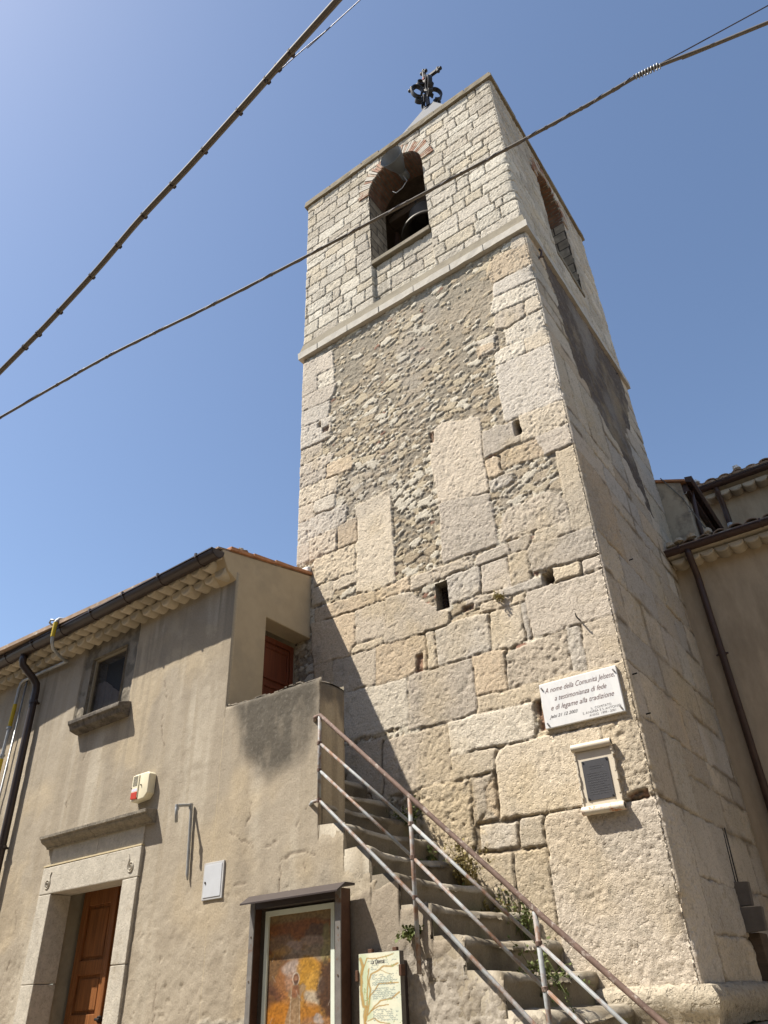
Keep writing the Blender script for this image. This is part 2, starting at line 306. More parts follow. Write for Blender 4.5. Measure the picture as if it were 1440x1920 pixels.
# ---------------------------------------------------------------- bell tower
W, D = 3.6, 3.54
ZS0, ZS1, ZC = 7.885, 8.19, 11.64          # string course bottom / top, cornice underside
OX0, OX1, OZ0, OZS = -2.31, -1.285, 9.11, 10.78   # belfry opening in the front face
RY0, RY1, RZ0 = 1.33, 2.355, 8.95                # and in the right face
tower = empty('bell_tower', (0, 0, 0), label='tall square bell tower of pale limestone blocks with an arched belfry opening', cat='bell tower')
BLK=[[(-3.61,7.775),(-3.074,7.728),(-3.05,7.404),(-3.6,7.431)],
[(-3.61,7.437),(-3.333,7.384),(-3.329,7.122),(-3.601,7.155)],
[(-3.319,7.416),(-3.036,7.37),(-3.05,7.105),(-3.315,7.138)],
[(-3.631,7.172),(-2.981,7.041),(-3.117,6.807),(-3.622,6.898)],
[(-3.622,6.898),(-3.117,6.798),(-3.139,6.539),(-3.612,6.598)],
[(-3.621,6.589),(-3.094,6.506),(-3.093,6.177),(-3.608,6.194)],
[(-3.617,6.176),(-3.246,6.123),(-3.244,5.927),(-3.6,5.935)],
[(-3.607,5.887),(-3.049,5.852),(-3.155,5.714),(-3.593,5.731)],
[(-3.147,5.71),(-2.757,5.688),(-2.769,5.489),(-3.146,5.523)],
[(-3.601,5.714),(-3.155,5.681),(-3.154,5.548),(-3.587,5.54)],
[(-3.604,5.527),(-2.995,5.474),(-3.008,5.24),(-3.596,5.279)],
[(-3.353,5.202),(-3.028,5.21),(-3.037,5.02),(-3.325,5.046)],
[(-3.612,5.246),(-3.362,5.206),(-3.349,4.998),(-3.604,5.026)],
[(-3.613,5.029),(-3.336,4.993),(-2.849,4.958),(-2.871,4.725),(-3.401,4.686),(-3.601,4.7)],
[(-3.413,4.691),(-2.989,4.7),(-2.982,4.408),(-3.394,4.403)],
[(-2.977,4.713),(-2.686,4.704),(-2.692,4.402),(-2.971,4.404)],
[(-3.608,4.666),(-3.413,4.664),(-3.406,4.407),(-3.551,4.442)],
[(-3.305,4.37),(-2.742,4.369),(-2.738,4.025),(-3.292,4.051)],
[(-2.667,4.861),(-2.214,4.886),(-2.207,3.699),(-2.489,3.695),(-2.693,3.748)],
[(-1.576,5.451),(-1.42,5.487),(-0.978,5.327),(-0.991,4.963),(-0.988,4.339),(-1.555,4.453),(-1.601,4.971)],
[(-1.557,4.427),(-0.991,4.314),(-0.974,3.824),(-0.977,3.703),(-1.578,3.723)],
[(-0.658,5.933),(-0.01,5.869),(-0.029,5.062),(-0.65,5.132)],
[(-0.844,6.389),(-0.62,6.373),(-0.641,6.173),(-0.85,6.199)],
[(-0.499,5.105),(0.007,5.024),(-0.003,4.749),(-0.52,4.777)],
[(-0.941,5.102),(-0.599,5.057),(-0.532,4.801),(-0.968,4.773)],
[(-0.788,4.72),(-0.367,4.717),(-0.33,4.512),(-0.797,4.552)],
[(-0.366,4.723),(-0.006,4.734),(-0.022,4.48),(-0.317,4.505)],
[(-0.184,4.456),(-0.015,4.47),(-0.019,3.513),(-0.202,3.516)],
[(-0.962,4.7),(-0.807,4.694),(-0.803,4.505),(-0.956,4.508)],
[(-0.95,4.438),(-0.709,4.427),(-0.716,4.347),(-0.932,4.347)],
[(-0.91,3.707),(-0.857,3.93),(-0.801,4.016),(-0.344,4.036),(-0.202,3.852),(-0.204,3.666)],
[(-0.551,3.669),(-0.2,3.659),(-0.207,3.518),(-0.561,3.542)],
[(-0.661,3.552),(-0.567,3.539),(-0.015,3.497),(-0.039,3.205),(-0.639,3.274)],
[(-0.441,3.203),(-0.187,3.206),(-0.205,3.092),(-0.46,3.075)],
[(-0.187,3.206),(-0.035,3.203),(-0.011,3.088),(-0.198,3.089)],
[(-0.841,3.65),(-0.63,3.657),(-0.65,3.533),(-0.829,3.543)],
[(-1.193,3.62),(-0.858,3.628),(-0.857,3.539),(-1.204,3.535)],
[(-1.156,3.518),(-0.882,3.505),(-0.882,3.193),(-1.185,3.226)],
[(-0.875,3.516),(-0.698,3.493),(-0.703,3.213),(-0.881,3.198)],
[(-2.001,3.652),(-1.569,3.652),(-1.257,3.653),(-1.268,3.567),(-1.992,3.542)],
[(-1.566,3.531),(-1.207,3.507),(-1.211,3.248),(-1.586,3.244)],
[(-2.438,3.662),(-2.016,3.673),(-2.017,3.566),(-2.443,3.554)],
[(-3.037,3.98),(-2.615,3.972),(-2.618,3.884),(-3.029,3.884)],
[(-3.337,3.982),(-3.067,3.991),(-3.048,3.802),(-3.326,3.811)],
[(-0.165,7.842),(0.033,7.804),(0.015,7.588),(-0.182,7.639)],
[(-0.567,7.551),(-0.436,7.692),(0.008,7.584),(0.009,7.237),(-0.512,7.281)],
[(-0.505,7.247),(0.006,7.216),(0.005,6.951),(-0.527,7.042)],
[(-0.529,7.025),(0.002,6.93),(0.011,6.694),(-0.596,6.794)],
[(-0.194,6.677),(0.008,6.678),(0.01,6.464),(-0.205,6.484)],
[(-0.553,6.727),(-0.202,6.669),(-0.211,6.488),(-0.436,6.467),(-0.572,6.516)],
[(-0.463,6.398),(0.007,6.444),(-0.004,6.148),(-0.269,6.149),(-0.477,6.192)],
[(-0.274,6.123),(-0.001,6.129),(-0.009,5.908),(-0.293,5.941)],
[(-0.633,6.158),(-0.289,6.125),(-0.303,5.943),(-0.649,5.968)],
[(-0.836,6.449),(-0.614,6.412),(-0.615,6.283),(-0.833,6.337)],
[(-0.837,6.305),(-0.618,6.267),(-0.622,6.16),(-0.834,6.188)],
[(-3.608,7.693),(-3.097,7.637),(-3.073,7.417),(-3.602,7.482)],
[(-3.277,3.715),(-2.462,3.66),(-2.466,3.544),(-3.275,3.556)],
[(-2.723,3.503),(-2.344,3.497),(-2.354,3.132),(-2.731,3.142)],
[(-3.34,3.539),(-2.739,3.494),(-2.739,3.144),(-2.812,3.03),(-3.287,3.042)],
[(-2.798,3.12),(-2.393,3.104),(-2.396,3.036),(-2.8,3.05)],
[(-3.04,3.033),(-2.487,3.006),(-2.494,2.641),(-2.911,2.647),(-3.032,2.712)],
[(-3.279,3.022),(-3.052,3.022),(-3.048,2.748),(-3.275,2.821)],
[(-2.464,3.016),(-1.881,2.974),(-1.884,2.652),(-2.473,2.626)],
[(-2.319,3.531),(-2.033,3.489),(-1.737,3.214),(-1.589,3.137),(-1.611,3.023),(-2.336,3.035)],
[(-1.015,3.19),(-0.535,3.166),(-0.53,3.093),(-1.024,3.127)],
[(-1.357,3.192),(-1.025,3.187),(-1.032,3.133),(-1.364,3.127)],
[(-1.22,3.099),(-0.907,3.085),(-0.916,3.007),(-1.229,3.03)],
[(-0.894,3.087),(-0.761,3.076),(-0.773,2.998),(-0.906,3.01)],
[(-0.749,3.075),(-0.007,3.049),(-0.008,2.616),(-0.766,2.646)],
[(-0.296,2.616),(-0.002,2.595),(-0.006,2.217),(-0.308,2.22)],
[(-0.434,2.616),(-0.309,2.609),(-0.319,2.226),(-0.455,2.225)],
[(-1.043,2.542),(-0.45,2.592),(-0.466,2.222),(-1.052,2.243)],
[(-0.817,2.969),(-0.767,2.965),(-0.778,2.644),(-0.823,2.634)],
[(-1.148,2.989),(-0.829,2.973),(-0.837,2.641),(-1.028,2.606),(-1.164,2.639)],
[(-1.757,2.997),(-1.161,2.987),(-1.177,2.637),(-1.75,2.637)],
[(-1.853,3.01),(-1.771,2.998),(-1.767,2.636),(-1.861,2.634)],
[(-2.102,2.603),(-1.395,2.598),(-1.396,2.13),(-1.564,2.097),(-2.109,2.106)],
[(-1.371,2.615),(-1.045,2.594),(-1.071,2.234),(-1.375,2.253)],
[(-1.356,2.21),(-0.785,2.206),(-0.797,2.069),(-1.371,2.091)],
[(-2.915,2.629),(-2.113,2.59),(-2.125,2.16),(-2.863,2.158)],
[(-1.7,2.056),(-0.866,2.059),(-0.89,1.782),(-1.704,1.775)],
[(-2.435,2.022),(-1.701,2.046),(-1.719,1.574),(-2.087,1.561),(-2.44,1.555)],
[(-2.92,2.056),(-2.454,2.06),(-2.455,1.591),(-2.913,1.689)],
[(-1.682,1.748),(-1.264,1.743),(-1.291,1.547),(-1.689,1.568)],
[(-1.258,1.659),(-1.145,1.737),(-0.328,1.729),(-0.342,1.164),(-1.281,1.185)],
[(-0.311,1.742),(0.025,1.739),(-0.009,1.161),(-0.332,1.158)],
[(-0.759,2.213),(-0.012,2.2),(0.018,1.757),(-0.747,1.78)],
[(-1.502,1.538),(-1.287,1.537),(-1.295,1.183),(-1.507,1.174)],
[(-2.021,1.545),(-1.528,1.543),(-1.542,1.008),(-1.944,0.888),(-2.02,1.034)],
[(-1.494,1.168),(-1.122,1.151),(-1.141,0.946),(-1.515,0.958)],
[(-0.838,1.153),(-0.005,1.152),(-0.001,-0.002),(-0.764,-0.013),(-0.914,0.122),(-0.905,1.077)],
[(-1.497,1.166),(-1.124,1.149),(-1.145,0.955),(-1.511,0.955)],
[(-1.116,1.139),(-0.916,1.142),(-0.926,0.943),(-1.13,0.952)],
[(-1.205,0.922),(-0.925,0.93),(-0.923,0.129),(-1.092,0.234),(-1.201,0.517)],
[(-1.589,0.933),(-1.227,0.931),(-1.233,0.52),(-1.457,0.539),(-1.604,0.806)],
[(-1.762,1.532),(-1.537,1.547),(-1.543,1.0),(-1.81,1.065)],
[(-1.517,1.547),(-1.289,1.551),(-1.296,1.179),(-1.517,1.176)]]
CORZ = [0, 1.15, 1.76, 2.2, 2.59, 3.06, 3.47, 4.4, 4.74, 4.97, 5.87, 6.13, 6.51, 6.74, 7.0, 7.3, 7.65, 7.9]
RPATCH = [(.45, 7.95), (.63, 7.2), (.63, 6.5), (.76, 6.1), (1.15, 5.95), (1.45, 5.7), (2.1, 5.45), (2.55, 5.05), (2.75, 4.9), (2.6, 5.6), (2.45, 6.2), (2.8, 6.6), (3.2, 7.2), (3.3, 7.95)]
SLIT = (-1.715, -1.565, 3.19, 3.50)
HOLES = [(-.575, -.512, 4.86, 5.06), (-.565, -.455, 3.09, 3.205), (-3.30, -3.25, 6.42, 6.50)]
PAL = np.array([(.46, .385, .27), (.44, .375, .28), (.48, .41, .30), (.42, .365, .285), (.50, .445, .345), (.45, .36, .245), (.43, .385, .31)])
PALU = np.array([(.45, .42, .37), (.42, .39, .345), (.47, .44, .385), (.40, .365, .315), (.49, .465, .415), (.44, .405, .345), (.45, .405, .33)])
def smat(seed):  # one random generator per use
    return np.random.RandomState(seed)
def right_blocks():
    r = random.Random(21); out = []
    def cut(x0, x1, z0, z1, lev):
        h = z1-z0; w = x1-x0
        if h > .52 and r.random() < .8 and lev < 3 and x0 > .3:
            m = z0+h*r.uniform(.4, .6); cut(x0, x1, z0, m, lev+1); cut(x0, x1, m, z1, lev+1); return
        if w > 1.5 or (w > .9 and r.random() < .35):
            m = x0+w*r.uniform(.35, .65); cut(x0, m, z0, z1, lev+1); cut(m, x1, z0, z1, lev+1); return
        j = lambda: r.uniform(-.012, .012)
        out.append([(x0+j(), z0+j()), (x1+j(), z0+j()), (x1+j(), z1+j()), (x0+j(), z1+j())])
    for z0, z1 in zip(CORZ[:-1], CORZ[1:]):
        x = r.choice([.3, .55, .8, 1.0]); cut(-.4, x, z0, z1, 5)
        cut(x, 3.75, z0, z1, 0)
    return out
def tower_relief(s, z, upper):
    """s: 1-D unrolled coordinate (front -3.6..0, right 0..3.54); returns height, colour arrays"""
    S, Z = np.meshgrid(s, z); sh = S.shape
    wx = S + .010*(vn(S*9, Z*9, 3)-.5)*2 + .004*(vn(S*38, Z*38, 4)-.5)*2
    wz = Z + .010*(vn(S*9, Z*9, 5)-.5)*2 + .004*(vn(S*38, Z*38, 6)-.5)*2
    n1 = fbm(S*28, Z*28, 11, 4, .6)-.5; n2 = fbm(S*5, Z*5, 12, 3)-.5; n3 = vn(S*70, Z*70, 14)-.5
    if upper:
        r = smat(5); cz = [ZS1-.02]
        while cz[-1] < 11.7: cz.append(cz[-1]+r.uniform(.15, .265))
        cz = np.array(cz); ci = np.clip(np.searchsorted(cz, wz, 'right')-1, 0, len(cz)-2)
        d = np.minimum(wz-cz[ci], cz[ci+1]-wz); bid = np.zeros(sh, int)
        for k in range(len(cz)-1):
            m = ci == k
            if not m.any(): continue
            b = [-11.0]
            while b[-1] < 8: b.append(b[-1]+r.uniform(.20, .54)*(1 if r.random() < .8 else .6))
            b = np.array([q for q in b if abs(q) > .16]); j = np.clip(np.searchsorted(b, wx[m], 'right')-1, 0, len(b)-2)
            d[m] = np.minimum(d[m], np.minimum(wx[m]-b[j], b[j+1]-wx[m])); bid[m] = k*97+j
        f = _h(bid, bid*0, 31); f2 = _h(bid, bid*0, 32); f3 = _h(bid, bid*0, 33)
        e = sst(.000, .012, d + .008*n1)
        pal = PALU[(f2*len(PALU)).astype(int).clip(0, len(PALU)-1)]*np.array((1.10, 1.08, 1.02))*(.9+.2*f3)[..., None]
        rough = .004+.010*_h(bid, bid*0, 35)
        h = e*(.012+.010*f + rough*n1*1.6 + .003*n3*2) - (1-e)*.016 + .004*n2
        col = mixc(pal, (.19, .16, .12), 1-sst(.15, .7, e))
        front = (S < 0) & (S > -W)
        pan = front & (S > OX0+.0) & (S < OX1-.0) & (Z < OZ0)
        h = h - .05*pan
        grime = sst(.48, .72, fbm(S*1.3, Z*.9, 50, 4))*.45
        col = mixc(col, (.29, .26, .215), grime)
        run = sst(.52, .70, fbm(S*9, Z*.5, 51, 4))*(sst(10.4, 11.6, Z)*.6 + .5*pan + .3*sst(9.2, 8.2, Z)); col = mixc(col, (.22, .195, .155), run*.8)
        col = mixc(col, (.24, .215, .17), sst(.68, .76, fbm(S*14, Z*14, 52, 3))*.5)
        return h, col
    # ---- lower stage
    d = np.full(sh, -1.0); d2 = np.full(sh, -1.0); bid = np.full(sh, -1)
    polys = [(p, i) for i, p in enumerate(BLK)]
    front = (S <= 0) & (S >= -W)
    rb = right_blocks()
    def put(P, k):
        P = np.array(P); x0, z0 = P.min(0)-.08; x1, z1 = P.max(0)+.08
        c0, c1 = np.searchsorted(s, [x0, x1]); r0, r1 = np.searchsorted(z, [z0, z1])
        if c1 <= c0 or r1 <= r0: return
        sl = (slice(r0, r1), slice(c0, c1)); dd = poly_dist([tuple(q) for q in P], wx[sl], wz[sl])
        up = dd > d[sl]; d2[sl] = np.where(up, d[sl], np.maximum(d2[sl], dd)); d[sl] = np.where(up, dd, d[sl]); bid[sl] = np.where(up, k, bid[sl])
    for p, i in polys:
        q = [(x if x < -.07 else .3, y) for x, y in p]
        q = [(x if x > -3.52 else -3.9, y) for x, y in q]
        put(q, i)
    d = np.where(S <= 0, d, -1.0); bid = np.where(S <= 0, bid, -1)
    dS = d.copy(); bS = bid.copy(); dS2 = np.where(S <= 0, d2, -1.0); d[:] = -1; d2[:] = -1; bid[:] = -1
    for i, p in enumerate(rb): put(p, 500+i)
    for i, p in enumerate(rb): put([(-W-.0-(x), y) for x, y in p], 900+i)      # hidden left face
    dR, bR = d, bid
    sel = front
    d = np.where(sel, dS, dR); d2 = np.where(sel, dS2, d2); bid = np.where(sel, bS, bR)
    f = _h(bid, bid*0, 41); f2 = _h(bid, bid*0, 42); f3 = _h(bid, bid*0, 43); fr = _h(bid, bid*0, 44)
    gj = (d-d2)/2; e = sst(-.028, -.016, d + .018*n1 + .010*n2)
    pal = PAL[(f2*len(PAL)).astype(int).clip(0, len(PAL)-1)]*(np.array((.99, 1., 1.05)))*(1.0+.26*f3)[..., None]
    rough = np.where(fr > .72, .011, np.where(fr > .4, .006, .0035))
    pit = sst(.62, .8, fbm(S*22, Z*22, 61, 3))
    ripple = np.where(fr > .55, vn(S*30+3*vn(S*4, Z*4, 63), Z*16, 64)-.5, 0)
    nf = fbm(S*47, Z*47, 65, 3, .65)-.5
    hb = .014+.012*f + rough*(n1+nf*1.3) + .003*n3 - pit*(.003+rough*.5) + .004*ripple*(fr > .55) + .006*n2
    # rubble and mortar where no dressed block lies
    def vor(cx, cy, sd):
        gx, gy = (wx+.07*n2+.035*n1)/cx, (wz - wx*.03+.05*n2+.03*n1)/cy
        F1 = np.full(sh, 9.); F2 = np.full(sh, 9.); vid = np.zeros(sh, np.int64)
        for oy in (-1, 0, 1):
            for ox in (-1, 0, 1):
                ix, iy = np.floor(gx)+ox, np.floor(gy)+oy
                px = ix+.1+.8*_h(ix, iy, sd); py = iy+.1+.8*_h(ix, iy, sd+1)
                dd = np.hypot(gx-px, (gy-py)*.9)*(1.25-.6*_h(ix, iy, sd+2))
                cid = (ix*7919+iy*104729).astype(np.int64)
                n = dd < F1; F2 = np.where(n, F1, np.minimum(F2, dd)); vid = np.where(n, cid, vid); F1 = np.where(n, dd, F1)
        return F1, F2, _h(vid, vid*0, sd+9), _h(vid, vid*0, sd+10)
    dens = .16 + .30*sst(7.4, 5.9, Z) + .5*(fbm(S*1.1, Z*1.1, 83, 3)-.5)
    F1, F2, vf, vc = vor(.17, .080, 71); e1 = sst(.03, .065, F2-F1 + .22*n1)*(vf < dens*.85)*sst(.60, .52, F1+.3*n1)
    G1, G2, wf, wc = vor(.075, .042, 171); e2 = sst(.04, .09, G2-G1 + .22*n1)*(wf < dens*1.25)*sst(.60, .50, G1+.3*n1)*(1-e1)
    es = np.maximum(e1, e2); vc = np.where(e1 >= e2, vc, wc)
    scol = np.where((vc < .03)[..., None], np.array((.27, .155, .11)), np.where((vc < .3)[..., None], np.array((.385, .315, .22)), np.where((vc < .55)[..., None], np.array((.46, .39, .275)), np.array((.55, .50, .40)))))
    mcol = mixc(np.ones(sh+(3,))*np.array((.33, .28, .21)), (.27, .235, .18), sst(.35, .7, fbm(S*2.1, Z*2.1, 84, 4)))
    mcol = mcol*(.78+.44*(n1+.5))[..., None]
    hr = es*(.006+.007*vc+.005*n1) + (1-es)*(.007*(fbm(S*17, Z*25, 85, 4, .68)-.5)*2 + .007*n1*2)
    rcol = mixc(scol, (0, 0, 0), 0*es)*es[..., None] + mcol*(1-es)[..., None]
    rim_shade = sst(.0, .35, np.maximum((F2-F1+.22*n1 > -.06)*(vf < dens*.85)*sst(.72, .58, F1+.3*n1), (G2-G1+.22*n1 > -.04)*(wf < dens*1.25)*sst(.72, .58, G1+.3*n1)*.8))*(1-es)
    rcol = mixc(rcol, (.17, .135, .095), rim_shade*.65); hr = hr-.006*rim_shade  # outline shading painted into the mortar colour close round each stone
    jcol = rcol
    h = e*hb + (1-e)*hr
    col = pal*e[..., None] + jcol*(1-e)[..., None]
    # joints between neighbouring blocks: thin, ragged, here open and dark, there filled flush
    op = sst(.38, .68, fbm(S*2.3+bid*0, Z*2.3, 86, 3)); jw = .0038+.0045*op*vn(S*7, Z*7, 87)
    g = np.exp(-(np.maximum(gj-.001, 0)/jw)**2)*sst(-.075, -.045, d2)*sst(-.03, -.02, d)*sst(.016, .004, d2)
    chipe = sst(.016, .004, d2)*sst(.022, .0, gj)*sst(.55, .75, fbm(S*16, Z*16, 88, 3))*sst(-.075, -.045, d2)
    h = h - g*(.006+.016*op) - .010*chipe*e
    col = mixc(col, (.13, .10, .07), g*(.42+.50*op)); col = mixc(col, (.36, .30, .21), chipe*.4)
    # mortar render lying over the blocks of the right face
    rp = poly_dist(RPATCH, wx+.06*(vn(S*6, Z*6, 91)-.5)*2, wz+.10*(vn(S*5, Z*5, 92)-.5)*2)
    w = sst(-.004, .008, rp)*(S > 0)
    h = h*(1-w) + w*(.022 + .012*(fbm(S*14, Z*14, 93, 4)-.5)*2); col = mixc(col, (.125, .10, .08), w)
    # some joints of the right face are smeared with brown mortar
    sm = sst(.45, .62, fbm(S*1.9, Z*1.4, 94, 4))*sst(.06, .0, np.minimum(gj, 1))*(S > 0)
    col = mixc(col, (.17, .13, .085), sm*.85)
    # stains with a shape of their own: warm and grey patches, lichen spots
    col = mixc(col, (.47, .37, .22), sst(.55, .8, fbm(S*1.7, Z*1.7, 95, 4))*.35*e)
    col = mixc(col, (.34, .31, .265), sst(.5, .75, fbm(S*1.2+9, Z*.8, 96, 4))*.45)
    col = mixc(col, (.27, .24, .19), sst(.66, .74, fbm(S*13, Z*13, 97, 3))*.35)
    for (x0, x1, z0, z1) in ((-.815, -.765, 1.80, 2.06), (-.20, -.06, 1.150, 1.205), (-3.22, -3.12, 6.28, 6.36), (-1.43, -1.30, 3.10, 3.145), (-2.0, -1.93, 2.62, 2.80), (-1.62, -1.56, 5.3, 5.45)):
        q = poly_dist([(x0, z0), (x1, z0), (x1, z1), (x0, z1)], wx+.02*n2, wz+.02*n2); k = sst(-.008, .006, q)*front
        h = h-.028*k+.02*k*n1; col = mixc(col, (.23, .125, .08), k*.85); col = mixc(col, (.13, .10, .07), k*sst(.45, .6, fbm(S*25, Z*25, 120, 3)))
    for (x0, x1, z0, z1) in HOLES:
        q = poly_dist([(x0, z0), (x1, z0), (x1, z1), (x0, z1)], wx, wz)*1.0
        k = sst(-.006, .004, q)*front; h = h-.16*k; col = mixc(col, (.10, .08, .06), k*.8)
    return h, col
def tower_wall():
    fs = np.arange(-W, 0, .0115); fs = np.append(fs[:-1], [-.016, -.008, 0.0])
    rs = np.concatenate([[.008, .016], np.arange(.028, D, .0150), [D]])
    ls = np.arange(-W-D, -W-.01, .09); bs = np.arange(D+.09, D+W+.01, .09)
    s = np.concatenate([ls, fs, rs, bs])
    zl = np.concatenate([np.arange(-.02, ZS0, .0115), [ZS0+.05]]); zu = np.arange(ZS1-.05, ZC+.03, .0138)
    for nm, z, up in (('wall', zl, False), ('belfry_wall', zu, True)):
        h, col = tower_relief(s, z, up)
        S, Z = np.meshgrid(s, z)
        # keep the corner shared by both faces, with chips broken off its edge
        jc = int(np.argmin(abs(s))); hc = np.convolve(np.pad(h[:, max(jc-4, 0)], 6, mode='edge'), np.ones(13)/13, 'valid')[:, None]
        w = np.clip(1-np.abs(S)/.035, 0, 1); h = h*(1-w)+hc*w
        chip = .05*sst(.60, .82, fbm(Z*3.1, Z*0+.3, 98, 4)) + .006*fbm(Z*5, Z*0, 99, 3)
        h = h - chip*np.exp(-np.abs(S)/.030)
        X = np.where(S < -W, -W, np.where(S < 0, S, np.where(S < D, 0, -(S-D))))
        Y = np.where(S < -W, -W-S, np.where(S <= 0, 0, np.where(S < D, S, D)))
        a = np.clip((S+.014)/.028, 0, 1)*(math.pi/2)
        nx, ny = np.sin(a), -np.cos(a)
        lf = S < -W; bk = S > D+1e-6
        nx = np.where(lf, -1, np.where(bk, 0, nx)); ny = np.where(lf, 0, np.where(bk, 1, ny))
        P = np.stack([X+nx*h, Y+ny*h, Z], -1)
        sc_, zc_ = (s[:-1]+s[1:])/2, (z[:-1]+z[1:])/2; SC, ZCN = np.meshgrid(sc_, zc_)
        keep = np.ones(SC.shape, bool)
        if up:
            for x0, x1, z0, zs in ((OX0, OX1, OZ0, OZS), (RY0, RY1, RZ0, OZS)):
                cx = (x0+x1)/2; r = (x1-x0)/2
                keep &= ~((abs(SC-cx) < r) & (ZCN > z0) & (ZCN < zs)) & ~((np.hypot(SC-cx, ZCN-zs) < r) & (ZCN >= zs))
        else:
            keep &= ~((SC > SLIT[0]) & (SC < SLIT[1]) & (ZCN > SLIT[2]) & (ZCN < SLIT[3]))
        grid_mesh(nm, P, keep, M['stone'], tower, col)
tower_wall()

# string course with sloping weathering
def ring(prof, x0=-W, x1=0.0, y0=0.0, y1=D, wob=0.004, step=.12, seed=1):
    """sweep profile [(offset, z)] round the tower; returns MB"""
    r = random.Random(seed); mb = MB(); path = []
    def seg(a, b, n):
        L = math.dist(a, b); k = max(2, int(L/step))
        for i in range(k): path.append((a[0]+(b[0]-a[0])*i/k, a[1]+(b[1]-a[1])*i/k, n, i == 0))
    cs = [(x0, y0), (x1, y0), (x1, y1), (x0, y1)]; ns = [(0, -1), (1, 0), (0, 1), (-1, 0)]
    for i in range(4): seg(cs[i], cs[(i+1) % 4], i)
    m = len(prof); n = len(path)
    for (x, y, i, c) in path:
        nx, ny = ns[i]
        if c: nx, ny = ns[i][0]+ns[i-1][0], ns[i][1]+ns[i-1][1]
        for (o, z) in prof:
            w1 = r.uniform(-wob, wob); w2 = r.uniform(-wob, wob)
            mb.v.append((x+nx*(o+w1), y+ny*(o+w1), z+w2))
    for i in range(n):
        j = (i+1) % n
        for k in range(m):
            l = (k+1) % m; mb.f.append((i*m+k, j*m+k, j*m+l, i*m+l))
    return mb
sco = ring([(-.03, ZS0), (.066, ZS0), (.068, ZS0+.118), (-.03, ZS0+.118)], wob=.003, seed=2).build('string_course', M['palestone'], tower)
ring([(-.03, ZS0+.121), (.060, ZS0+.121), (.045, ZS0+.17), (.028, ZS1-.03), (.022, ZS1), (-.03, ZS1)], wob=.005, seed=3).build('weathering', M['concrete'], tower, smooth=True)
for x in (-3.3, -2.75, -2.2, -1.62, -1.05, -.55): MB().box(x-.003, x+.003, -.0715, -.06, ZS0+.002, ZS0+.117).build('course_joint', M['darkslot'], sco)
cor = ring([(-.06, ZC), (.058, ZC), (.060, ZC+.072), (-.06, ZC+.082)], wob=.005, step=.1, seed=4).build('cornice', M['cornice'], tower)
cb = MB(); r4 = random.Random(5); x = -W-.05
while x < 0.0:     # broken, slightly uneven slabs lying on the cornice
    l = r4.uniform(.35, .7); cb.box(x, min(x+l-.012, .055), -.052+r4.uniform(-.008, .008), .4, ZC+.077, ZC+.125+r4.uniform(0, .03)); x += l
y = .42
while y < D:
    l = r4.uniform(.35, .7); cb.box(-.4, .052+r4.uniform(-.008, .008), y, min(y+l-.012, D+.05), ZC+.077, ZC+.125+r4.uniform(0, .025)); y += l
cb.build('coping_slab', M['cornice'], cor, bev=.008, jit=.003)
# steep pyramid roof
rf = MB(); cx, cy = -1.8, 1.74; b = 1.36; t = .13; z0, z1 = ZC+.118, 15.55
lv = [(b, z0), (b*.985, z0+.10), (t+.02, z1-.08), (t, z1)]
for i in range(3):
    (a, za), (c, zc) = lv[i], lv[i+1]
    A = [(cx-a, cy-a, za), (cx+a, cy-a, za), (cx+a, cy+a, za), (cx-a, cy+a, za)]; B = [(cx-c, cy-c, zc), (cx+c, cy-c, zc), (cx+c, cy+c, zc), (cx-c, cy+c, zc)]
    for k in range(4): rf.quad(A[k], A[(k+1) % 4], B[(k+1) % 4], B[k])
rf.quad((cx-t, cy-t, z1), (cx+t, cy-t, z1), (cx+t, cy+t, z1), (cx-t, cy+t, z1))
rf.build('roof', M['lightmetal'], tower)
# belfry openings: reveal, brick arch, sill
def uvstrip(name, pts, dep, fn, m, parent, off=0):
    """pts: outline [(a,z)], dep: (d0,d1) into the wall; fn maps (a,d,z) to world"""
    me = bpy.data.meshes.new(name); v = []; f = []; uv = []; L = 0; Ls = [0]
    for p, q in zip(pts[:-1], pts[1:]): L += math.dist(p, q); Ls.append(L)
    for (a, z) in pts: v += [fn(a, dep[0], z), fn(a, dep[1], z)]
    for i in range(len(pts)-1):
        f.append((2*i, 2*i+1, 2*i+3, 2*i+2)); uv += [(dep[0], Ls[i]+off), (dep[1], Ls[i]+off), (dep[1], Ls[i+1]+off), (dep[0], Ls[i+1]+off)]
    me.from_pydata(v, [], f); u = me.uv_layers.new(name='UVMap')
    for i, c in enumerate(uv): u.data[i].uv = c
    me.materials.append(m); o = bpy.data.objects.new(name, me); sc.collection.objects.link(o); o.parent = parent
    return o
TH = .44
